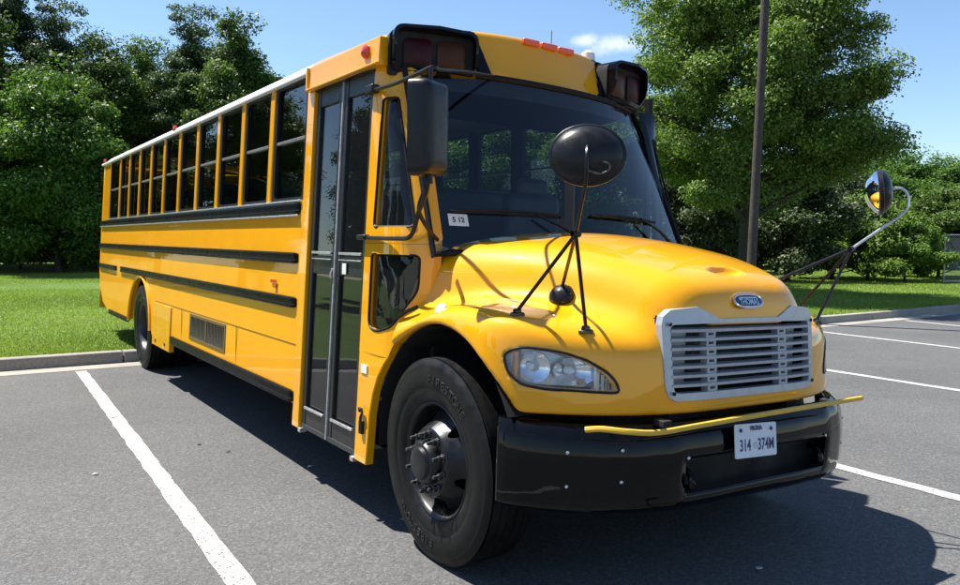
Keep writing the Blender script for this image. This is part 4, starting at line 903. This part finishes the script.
# --- cross-view mirrors on the fenders
for s in SIDES:
    c = Vector((s * 1.05, -.945, 1.925)); axd = Vector((s * (.66 if s < 0 else .56), -.745 if s < 0 else -.83, .10)).normalized()     # back of the dome points this way
    o = MB(); o.lathe([(-.012, .136), (-.004, .146), (.010, .147), (.014, .141), (.015, .134), (.026, .130), (.048, .100), (.060, .062), (.065, .025), (.066, .001)], seg=44)
    up = Vector((0, 0, 1)); xa = axd; za = (up - xa * up.dot(xa)).normalized(); ya = za.cross(xa); Rm = Matrix((xa, ya, za)).transposed()
    o.v = [tuple(c + Rm @ Vector((p[0], p[1] * 1.05, p[2] * .86))) for p in o.v]
    cv = part(o, 'crossview_mirror', blackp, smooth=45)
    o = MB(); o.lathe([(-.012, .137), (-.025, .128), (-.058, .085), (-.076, .035), (-.079, .001)], seg=44); o.v = [tuple(c + Rm @ Vector((p[0], p[1] * 1.05, p[2] * .86))) for p in o.v]; sub(o, 'mirror_dome', mirror_m, cv, smooth=70)
    J = Vector((s * 1.0, -.835, 1.615))
    att = c + axd * .085
    o = MB(); o.tube(smoothpath([c + axd * .055 + Vector((0, 0, .01)), c + axd * .10 + Vector((0, 0, .012)), c + axd * .135 + Vector((0, 0, -.02)), c + axd * .145 + Vector((0, 0, -.07)), c + axd * .125 + Vector((0, 0, -.125)), J.lerp(c + axd * .125 + Vector((0, 0, -.125)), .5), J], 5), .0075, 8)
    f1 = Vector((s * 1.04, -.50, surf_z(1.04, -.50))); f2 = Vector((s * .845, -.745, surf_z(.845, -.745))); f3 = Vector((s * .735, -.44, surf_z(.735, -.44) + .045))
    sub(o, 'mirror_rod', alu if s > 0 else blackp, cv)
    o = MB(); hk = [att + Vector((0, 0, -.055)) + Rm @ Vector(q) for q in ((.0, .0, -.02), (.004, -.05 * s, -.035), (.006, -.085 * s, -.02), (.006, -.085 * s, .005), (.004, -.06 * s, .012))]; o.tube(smoothpath(hk, 4), .0038, 6); sub(o, 'cable_hook', steel, cv)
    for ft in (f1, f2):
        o = MB(); o.tube([J, ft + Vector((0, 0, .02))], .0085, 8); sub(o, 'support_leg', blackp, cv)
        o = MB()
        for q in (-1, 1): o.lathe([(0, .012), (.012, .012), (.018, .006), (.019, .001)], c=ft + Vector((q * .022, q * -.008, -.004)), ax=(0, -.25, 1), seg=8)
        o.box(ft + Vector((0, 0, .004)), (.06, .03, .012)); o.lathe([(-.015, .013), (.015, .013)], c=ft + Vector((0, 0, .018)), ax=(1, 0, 0), seg=10); sub(o, 'mounting_foot', steel, cv, bev=.002)
    o = MB(); o.tube([J, f3], .0085, 8); o.lathe([(-.02, .014), (.02, .014)], c=J, ax=(1, 0, 0), seg=10); sub(o, 'support_leg', blackp, cv)
    nrm = Vector((s * .72, -.35, .6)).normalized(); pc = Vector((s * .735, -.44, surf_z(.735, -.44)))
    o = MB(); o.lathe([(-.01, .062), (.012, .062), (.03, .05), (.042, .028), (.046, .001)], c=pc, ax=nrm, seg=28); ball = sub(o, 'round_mount', blackp, cv)
    o = MB()
    for k in range(6):
        a = 2 * pi * k / 6; t1 = nrm.orthogonal().normalized(); t2 = nrm.cross(t1); o.lathe([(.0, .007), (.008, .006), (.010, .001)], c=pc + nrm * .018 + (t1 * cos(a) + t2 * sin(a)) * .050, ax=nrm, seg=6)
    sub(o, 'mount_screw', steel, cv)

# ------------------------------------------------------------------ vegetation
def leaf_mat(name, cols, trans=.35, vary=False):
    m = bpy.data.materials.new(name); m.use_nodes = True; n = m.node_tree.nodes; l = m.node_tree.links; b = n['Principled BSDF']; out = n['Material Output']
    at = n.new('ShaderNodeAttribute'); at.attribute_name = 'tint'
    r = n.new('ShaderNodeValToRGB'); l.new(at.outputs['Fac'], r.inputs[0]); e = r.color_ramp.elements
    e[0].color = (*cols[0], 1); e[1].color = (*cols[2], 1); x = r.color_ramp.elements.new(.5); x.color = (*cols[1], 1)
    oi = n.new('ShaderNodeObjectInfo'); mr = n.new('ShaderNodeMapRange'); mr.inputs['To Min'].default_value = .78; mr.inputs['To Max'].default_value = 1.4; l.new(oi.outputs['Random'], mr.inputs['Value'])
    vs = n.new('ShaderNodeVectorMath'); vs.operation = 'SCALE'; l.new(r.outputs[0], vs.inputs[0])
    if vary: l.new(mr.outputs[0], vs.inputs['Scale'])
    r = vs
    l.new(r.outputs[0], b.inputs['Base Color']); b.inputs['Roughness'].default_value = .5; b.inputs['Specular IOR Level'].default_value = .25
    tr = n.new('ShaderNodeBsdfTranslucent'); v = n.new('ShaderNodeVectorMath'); v.operation = 'MULTIPLY'; l.new(r.outputs[0], v.inputs[0]); v.inputs[1].default_value = (1.25, 1.35, .6); l.new(v.outputs[0], tr.inputs[0])
    mx = n.new('ShaderNodeMixShader'); mx.inputs[0].default_value = trans; l.new(b.outputs[0], mx.inputs[1]); l.new(tr.outputs[0], mx.inputs[2]); l.new(mx.outputs[0], out.inputs['Surface'])
    return m
bark = ground_mat('tree_bark', (.035, .028, .022), (.075, .062, .05), 30, 2, .9, (.8, .02))
leaf_oak = leaf_mat('oak_leaves', [(.055, .095, .019), (.12, .195, .038), (.225, .31, .07)])
leaf_for = leaf_mat('forest_leaves', [(.022, .046, .011), (.058, .105, .021), (.14, .21, .045)], vary=True)
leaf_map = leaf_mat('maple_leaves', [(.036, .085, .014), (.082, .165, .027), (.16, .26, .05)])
leaf_pine = leaf_mat('pine_needles', [(.022, .045, .020), (.052, .092, .036), (.10, .155, .056)], .25, True)
leaf_ced = leaf_mat('cedar_foliage', [(.036, .056, .022), (.07, .10, .038), (.12, .155, .06)], .15, True)
leaf_bush = leaf_mat('bush_leaves', [(.045, .09, .014), (.09, .16, .026), (.16, .24, .045)], vary=True)
def leaves_mesh(name, C, size, m, nrm_bias=None, tint=None, aspect=.55, rng=None):
    """C: leaf centres (n,3); each leaf one folded quad"""
    rng = rng or RNG; n = len(C)
    N = rng.normal(size=(n, 3)); N[:, 2] = np.abs(N[:, 2]) * .8 + .25
    if nrm_bias is not None: N += nrm_bias * .9
    N /= np.linalg.norm(N, axis=1, keepdims=True)
    T = rng.normal(size=(n, 3)); T -= (T * N).sum(1, keepdims=True) * N; T /= np.linalg.norm(T, axis=1, keepdims=True); B = np.cross(N, T)
    s = size * rng.uniform(.65, 1.3, (n, 1)); a = s * aspect
    V = np.empty((n, 4, 3)); V[:, 0] = C - T * s; V[:, 1] = C + B * a + N * s * .12 + T * s * .1; V[:, 2] = C + T * s - N * s * .15; V[:, 3] = C - B * a + N * s * .12 + T * s * .1
    me = bpy.data.meshes.new(name); me.vertices.add(4 * n); me.vertices.foreach_set('co', V.reshape(-1).astype(np.float32)); me.loops.add(4 * n); me.loops.foreach_set('vertex_index', np.arange(4 * n, dtype=np.int32))
    me.polygons.add(n); me.polygons.foreach_set('loop_start', np.arange(0, 4 * n, 4, dtype=np.int32)); me.update(calc_edges=True)
    t = rng.uniform(0, 1, n) if tint is None else np.clip(tint, 0, 1)
    at = me.attributes.new('tint', 'FLOAT', 'FACE'); at.data.foreach_set('value', t.astype(np.float32)); me.materials.append(m); return me
def make_tree_meshes(name, H, R, base, nlimb, nleaf, leafsize, m, shape='oval', seed=1, trunk_r=.18, layered=False, clump=.45, lean=(0, 0)):
    rng = np.random.default_rng(seed); tr = MB(); tips = []
    def env(t):                                     # crown half-width at relative height t in crown
        if shape == 'oval': return (max(0., 1 - (2 * t - .80) ** 2 / 1.45)) ** .55
        if shape == 'oak': return (max(0., 1 - t ** 1.7)) ** .62 * (.78 + .22 * min(1, t * 5))
        if shape == 'cone': return (1 - t) * .95 + .06
        if shape == 'bush': return (max(0., 1 - t ** 2)) ** .5
    zt = [0, H * .12, H * .3, H * .5, H * .7, H * .88, H * .97]
    wob = np.cumsum(rng.normal(0, .05 * H / 10, (7, 2)), 0) * np.array([0, .3, .6, 1, 1, 1, 1])[:, None] + np.outer(np.array(zt) / H, lean)
    spine = [(wob[i][0], wob[i][1], zt[i]) for i in range(7)]
    tr.tube(smoothpath(spine, 3), [trunk_r * (1.35 if k == 0 else 1) * max(.1, (1 - .9 * k / 18)) for k in range(19)], 9)
    def at(z): return np.array([np.interp(z, zt, wob[:, 0]), np.interp(z, zt, wob[:, 1]), z])
    for i in range(nlimb):
        t = (i + .5) / nlimb; t = t ** .9; z0 = base * H + (H * .95 - base * H) * t * .86
        th = i * 2.399 + rng.uniform(-.4, .4); L = R * env(t) * rng.uniform(.72, 1.08); rise = rng.uniform(.05, .3) if layered is True else rng.uniform(.1, .75) if layered else rng.uniform(.2, .75)
        p0 = at(z0); d = np.array([cos(th), sin(th), rise]); d /= np.linalg.norm(d) if not layered else 1
        droop = -.12 * L if layered is True else .0
        pts = [p0 + d * L * q + np.array([0, 0, droop * q * q]) + rng.normal(0, .04 * L, 3) * (q > 0) for q in (0, .3, .6, .85, 1.0)]
        tr.tube(pts, [trunk_r * .38 * (1 - .6 * t), trunk_r * .27 * (1 - .6 * t), trunk_r * .17 * (1 - .6 * t), trunk_r * .08, trunk_r * .03], 5)
        nb = max(3, int(L * 2.4))
        for k in range(nb):
            q = rng.uniform(.28, 1.0); pp = pts[0] + (pts[-1] - pts[0]) * q + np.array([0, 0, droop * (q * q - q)])
            th2 = th + rng.choice([-1, 1]) * rng.uniform(.4, 1.3); l2 = L * rng.uniform(.15, .42) * (1.15 - .6 * q); e = pp + np.array([cos(th2), sin(th2), rng.uniform(-.1, .45) if layered else rng.uniform(.0, .8)]) * l2
            tr.tube([pp, (pp + e) / 2 + rng.normal(0, .03, 3), e], [trunk_r * .10, trunk_r * .06, trunk_r * .025], 4)
            for w in (.45, .75, 1.0): tips.append(pp + (e - pp) * w)
        tips += [pts[-1], pts[-2]]
    for k in range(int(nlimb * .5)): tips.append(at(H * rng.uniform(.86, .99)) + rng.normal(0, .22 * R, 3) * np.array([1, 1, .4]))
    tips = np.array(tips); n = len(tips); wgt = rng.gamma(1.6, 1, n); wgt /= wgt.sum()
    idx = rng.choice(n, nleaf, p=wgt); rad = clump * rng.uniform(.5, 1.15, n)
    off = rng.normal(size=(nleaf, 3)); off /= np.linalg.norm(off, axis=1, keepdims=True); off *= (rng.uniform(0, 1, (nleaf, 1)) ** .45) * rad[idx][:, None] * np.array([1.15, 1.15, .55 if layered is True else .8])
    C = tips[idx] + off; C[:, 2] = np.maximum(C[:, 2], .08)
    tint = rng.normal(.5, .16, n)[idx] + rng.normal(0, .16, nleaf)
    bias = off / np.maximum(np.linalg.norm(off, axis=1, keepdims=True), 1e-6)
    return tr.mesh(name + '_trunk', bark, 60), leaves_mesh(name + '_crown', C, leafsize, m, bias, tint, rng=rng)
def plant_tree(name, meshes, loc, rot, sc, lab, cat='tree', group=None, tilt=(0, 0)):
    r = empty(name, loc); r.rotation_euler = (tilt[0], tilt[1], rot); r.scale = sc if isinstance(sc, tuple) else (sc, sc, sc)
    t = bpy.data.objects.new('trunk', meshes[0]); link(t, r); c = bpy.data.objects.new('crown', meshes[1]); link(c, r)
    return label(r, lab, cat, group)
FW = np.array([.55454, .83216]); RT = np.array([.83216, -.55454])
def at_px(px, depth, dz=0):
    p = np.array(CAM[:2]) + depth * (FW + RT * (px - 480) / 798.3); return (p[0], p[1], lawn_z(p[0], p[1]) + dz if p[1] > kerb_y(p[0]) else 0)
# mature oak beside the pole
oak = make_tree_meshes('oak', 11.2, 3.65, .16, 105, 290000, .045, leaf_oak, 'oak', 11, .24, 'semi', .52)
plant_tree('oak_tree', oak, at_px(746, 21.5), .6, 1.0, 'large spreading oak behind the tall dark pole, right of the bus', 'tree')
# left wood: three kinds of tall tree, near and far rows
fa = make_tree_meshes('deciduous_a', 13, 3.3, .08, 48, 95000, .085, leaf_for, 'oval', 21, .2, False, .85)
fb = make_tree_meshes('deciduous_b', 13, 2.8, .14, 48, 85000, .082, leaf_for, 'oval', 33, .2, False, .75)
fc = make_tree_meshes('pine', 14, 2.5, .18, 60, 90000, .072, leaf_pine, 'oval', 5, .2, True, .7)
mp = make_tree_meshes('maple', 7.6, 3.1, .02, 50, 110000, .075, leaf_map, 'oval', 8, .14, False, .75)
bu = make_tree_meshes('bush', 3.4, 2.1, .02, 26, 34000, .07, leaf_bush, 'bush', 3, .07, False, .5)
be = make_tree_meshes('cedar', 4.4, 2.0, .02, 34, 45000, .06, leaf_ced, 'bush', 14, .08, False, .5)
plant_tree('maple_tree', mp, at_px(58, 31), .4, (1.0, 1.0, 1.0), 'bright green leafy maple standing in front of the dark wood at far left', 'tree')
wood = [  # px, depth, kind, height scale, label
    (-60, 33, 0, 1.02, 'broad leafy tree cut off by the left edge of the photo'),
    (8, 38, 2, 1.05, 'tall pine rising behind the bright maple at the left edge'),
    (62, 37, 2, .86, 'dark pine just left of the dip in the skyline of the wood'),
    (108, 36, 0, .80, 'rounded tree below the dip in the skyline of the wood'),
    (150, 40, 1, .84, 'slender tree right of the skyline dip, behind the bus rear'),
    (196, 38, 2, .86, 'pine with open top above the last bus windows'),
    (236, 36, 1, .86, 'full green tree above the middle bus windows, highest near the sky gap'),
    (262, 41, 0, .72, 'lower tree at the right end of the wood above the bus roof'),
    (300, 44, 2, .55, 'small pine top peeking over the white bus roof')]
for px, d, k, hs, lb in wood:
    p = at_px(px, d); plant_tree('forest_tree' if k < 2 else 'pine_tree', (fa, fb, fc)[k], p, px * .37, (hs * random.uniform(.92, 1.08), hs, hs), lb, 'tree', 'tall trees of the left wood')
far = [(-120, 46), (-30, 47), (30, 45), (80, 48), (128, 46), (172, 49), (216, 47), (252, 50)]
for i, (px, d) in enumerate(far):
    plant_tree('forest_tree', (fa, fb)[i % 2], at_px(px, d), i * 1.3, (1.05, 1.05, .84 - .05 * (i > 5)), 'dark tree deep in the wood, glimpsed between the front trunks', 'tree', 'dark trees deep inside the left wood')
# undergrowth in front of the wood
for i, px in enumerate((-70, -15, 92, 135, 20)):
    plant_tree('bush', bu, at_px(px, 33 + (i % 3)), i * 1.1, (1.1, 1.1, .75), ['low bush at the left edge under the maple', 'dark shrub under the left side of the maple', 'dark shrub between the maple and the bus rear', 'dark shrub close behind the bus tail', 'low shrub at the foot of the maple'][i], 'bush', 'shrubs at the foot of the left wood')
# trees seen through the bus and beyond it
for i, (px, d, hs) in enumerate(((420, 42, .60), (490, 38, .56), (545, 40, .58), (600, 36, .55), (650, 38, .60))):
    plant_tree('forest_tree', mp, at_px(px, d), i * 2.1, (hs * 1.7, hs * 1.7, hs * 1.75), ['tree behind the bus, seen only through its front windows', 'second tree seen through the bus windows behind the windscreen', 'third tree seen through the bus windows, behind the round mirror', 'sunlit tree seen through the windscreen right of the round mirror', 'leafy tree between the windscreen edge and the oak'][i], 'tree', 'trees behind the bus')
for i, (px, d, hs) in enumerate(((330, 43, .62), (375, 45, .60), (450, 46, .6))):
    plant_tree('forest_tree', mp, at_px(px, d), i * 1.7 + 2, (hs * 1.7, hs * 1.7, hs * 1.75), ['tree hidden behind the middle of the bus body', 'tree hidden behind the bus door', 'tree hidden behind the bus cab'][i], 'tree', 'trees behind the bus')
right = [(688, 27, 'bush', 1.05, 'dark bush under the oak, just right of the windscreen'), (722, 31, 'bush', 1.0, 'shadowed bush left of the oak trunk'), (788, 29, 'bush', 1.05, 'dark shaded bush right of the oak trunk'), (832, 33, 'bush', 1.1, 'dark green bush behind the chrome fender mirror rod'),
         (868, 31, 'bush', .95, 'bright round bush on the lawn right of the fender mirror'), (905, 30, 'bush', .72, 'low bright bush at the lawn edge left of the wire fence'), (938, 34, 'bush', 1.05, 'yellow green bush behind the wire fence post'), (985, 33, 'bush', 1.1, 'bush behind the wire fence at the right edge')]
for i, (px, d, k, hs, lb) in enumerate(right): plant_tree('bush', be if i < 4 else bu, at_px(px, d), i * 1.9, (hs * 1.1, hs * 1.1, hs), lb, 'bush', 'bushes along the far edge of the right lawn')
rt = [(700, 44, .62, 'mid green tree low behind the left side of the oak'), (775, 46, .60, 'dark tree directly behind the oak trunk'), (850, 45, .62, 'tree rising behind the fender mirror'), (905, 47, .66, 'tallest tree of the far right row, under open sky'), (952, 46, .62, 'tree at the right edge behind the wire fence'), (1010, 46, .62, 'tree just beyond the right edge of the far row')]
for i, (px, d, hs, lb) in enumerate(rt): plant_tree('forest_tree', mp, at_px(px, d), i * 1.7 + .5, (hs * 1.9, hs * 1.9, hs * 1.32), lb, 'tree', 'row of trees beyond the right lawn')  # lighter maple leaves paint distance haze into this row
# trees standing left of the lot, mirrored in the bus windows
for i, (x, y, k) in enumerate(((-18, 22, 0), (-23, 26, 1), (-14, 27, 1), (-28, 21, 0), (-24, 13, 0), (-33, 28, 1), (-29, 5, 1), (-10.5, 33, 0), (-38, 20, 0), (-5, 35, 1), (-8, 39, 0), (-13, 38, 1), (-18, 34, 0), (-6.5, 45, 0))):
    plant_tree('forest_tree', (fa, fb)[k], (x, y, 0.05 if y < kerb_y(x) else lawn_z(x, y)), i * 1.2, .8, 'tree left of the parking lot, seen only as a reflection in the bus windows', 'tree', 'trees mirrored in the bus windows')

# ------------------------------------------------------------------ grass
grass_m = leaf_mat('grass_blades', [(.14, .20, .026), (.23, .32, .05), (.33, .41, .09)], .3)
def grass(name, n, sampler, h, w, seed):
    rng = np.random.default_rng(seed); P = sampler(rng, n); n = len(P)
    a = rng.uniform(0, 2 * pi, n); hh = h * rng.uniform(.5, 1.25, n); ww = w * rng.uniform(.7, 1.2, n); ln = rng.normal(0, .45, (n, 2)) * hh[:, None]
    D = np.stack([np.cos(a), np.sin(a), np.zeros(n)], 1) * ww[:, None]; V = np.empty((n, 3, 3)); V[:, 0] = P - D; V[:, 1] = P + D; V[:, 2] = P + np.stack([ln[:, 0], ln[:, 1], hh], 1)
    me = bpy.data.meshes.new(name); me.vertices.add(3 * n); me.vertices.foreach_set('co', V.reshape(-1).astype(np.float32)); me.loops.add(3 * n); me.loops.foreach_set('vertex_index', np.arange(3 * n, dtype=np.int32)); me.polygons.add(n); me.polygons.foreach_set('loop_start', np.arange(0, 3 * n, 3, dtype=np.int32)); me.update(calc_edges=True)
    t = np.clip(rng.normal(.5, .2, n) + .25 * np.sin(P[:, 0] * 1.3) * np.sin(P[:, 1] * .9), 0, 1); at = me.attributes.new('tint', 'FLOAT', 'FACE'); at.data.foreach_set('value', t.astype(np.float32)); me.materials.append(grass_m)
    o = bpy.data.objects.new(name, me); link(o); o['kind'] = 'stuff'; return o
_lz = np.vectorize(lawn_z); _kx = [k[0] for k in KERB]; _ky = [k[1] for k in KERB]
def samp(x0, x1, d0, d1, px0, px1):
    def f(rng, n):
        x = rng.uniform(x0, x1, n * 3); d = d0 + (d1 - d0) * rng.uniform(0, 1, n * 3) ** 1.5; y = np.interp(x, _kx, _ky) + d
        r = np.stack([x - CAM[0], y - CAM[1]], 1); dep = r @ FW; px = 480 + 798.3 * (r @ RT) / dep; k = (px > px0) & (px < px1) & (dep > 2); x, y = x[k][:n], y[k][:n]
        return np.stack([x, y, _lz(x, y) - .005], 1)
    return f
label(grass('lawn_grass', 190000, samp(-18, 6, .17, 24, -30, 320), .036, .007, 1), 'short mown bright green grass of the lawn left of the bus tail', 'grass')
label(grass('lawn_grass', 80000, samp(2, 40, .17, 16, 780, 990), .05, .010, 2), 'short mown grass of the lawn beyond the bays on the right', 'grass')

# ------------------------------------------------------------------ street furniture
polem = ground_mat('weathered_pole', (.045, .038, .032), (.075, .065, .055), 25, 1, .8, (.5, .01))
p = at_px(750, 16.2); r = empty('utility_pole', p); label(r, 'tall dark brown pole standing in front of the oak', 'pole'); r.rotation_euler = (0, 0, 0)
d = RT * .022
o = MB(); o.tube([(0, 0, 0), (d[0] * 4, d[1] * 4, 4), (d[0] * 12, d[1] * 12, 12)], [.095, .085, .075], 14); o.build('shaft', polem, r)
o = MB(); o.lathe([(0, .2), (.05, .2), (.06, .13), (.12, .125)], ax=(0, 0, 1), seg=20); o.build('base_collar', polem, r)
o = MB(); o.tube([(d[0] * 12, d[1] * 12, 11.9), (d[0] * 12 + .9, d[1] * 12 - .2, 12.1)], .035, 8); o.build('lamp_arm', polem, r)
o = MB(); o.box((d[0] * 12 + 1.2, d[1] * 12 - .27, 12.1), (.7, .3, .14)); o.build('lamp_head', polem, r, bev=.04)
galv = mat('galvanised_steel', (.30, .31, .31), .5, metal=.6, noise=(30, .2))
p = at_px(943.5, 29.5); r = empty('wire_fence', p); label(r, 'grey chain link fence panel at the right edge of the lawn', 'fence')
dx = RT
for k in range(4):
    o = MB(); o.tube([(dx[0] * 2.4 * k, dx[1] * 2.4 * k, -.1), (dx[0] * 2.4 * k, dx[1] * 2.4 * k, 1.82)], .035, 8); o.build('post', galv, r)
o = MB()
for z in (1.78, .06): o.tube([(0, 0, z), (dx[0] * 7.2, dx[1] * 7.2, z)], .022, 6)
o.build('rail', galv, r)
o = MB(); st = .075; Lf = 7.2; Hf = 1.70
n = int((Lf + Hf) / st)
for k in range(n):
    for sg in (1, -1):
        a0 = k * st - (Hf if sg > 0 else 0); a1 = a0 + sg * Hf
        t0 = 0.; t1 = 1.
        if sg > 0: t0 = max(0, -a0 / Hf); t1 = min(1, (Lf - a0) / Hf)
        else: t0 = max(0, (a0 - Lf) / Hf); t1 = min(1, a0 / Hf)
        if t1 - t0 < .02: continue
        u0 = a0 + sg * Hf * t0; u1 = a0 + sg * Hf * t1; o.tube([(dx[0] * u0, dx[1] * u0, .07 + Hf * t0), (dx[0] * u1, dx[1] * u1, .07 + Hf * t1)], .0045, 3, caps=False)
o.build('wire_mesh', galv, r, smooth=0)
# small litter on the asphalt: dry leaves and pebbles
debm = mat('dry_leaf', (.10, .08, .05), .8, noise=(30, .3)); pebm = mat('pale_chip', (.45, .44, .41), .8, noise=(30, .2))
for k, (q, w_) in enumerate((((-1.55, 2.95), 0), ((-1.42, 2.62), 0), ((-1.95, 4.3), 1), ((-1.05, 1.9), 1), ((-2.35, 2.5), 1), ((.15, -.95), 1))):
    o = MB(); n = 7; o.disc([(.022 * cos(t) * random.uniform(.6, 1.2), .016 * sin(t) * random.uniform(.6, 1.2)) for t in np.linspace(0, 2 * pi, n, endpoint=False)], lambda u, v: (q[0] + u, q[1] + v, .006 + .006 * cos(u * 60)), 2)
    label(o.build('dry_leaf' if not w_ else 'paint_chip', pebm if w_ else debm, solid=.003), ['small dark leaf between the bay line and the bus', 'darker scrap of leaf nearer the bus door', 'pale chip right of the white line, by the rear wheel', 'pale chip in the bus shadow below the door', 'pale chip left of the white line', 'pale chip under the bumper'][k], 'leaf' if not w_ else 'chip', 'litter on the asphalt')
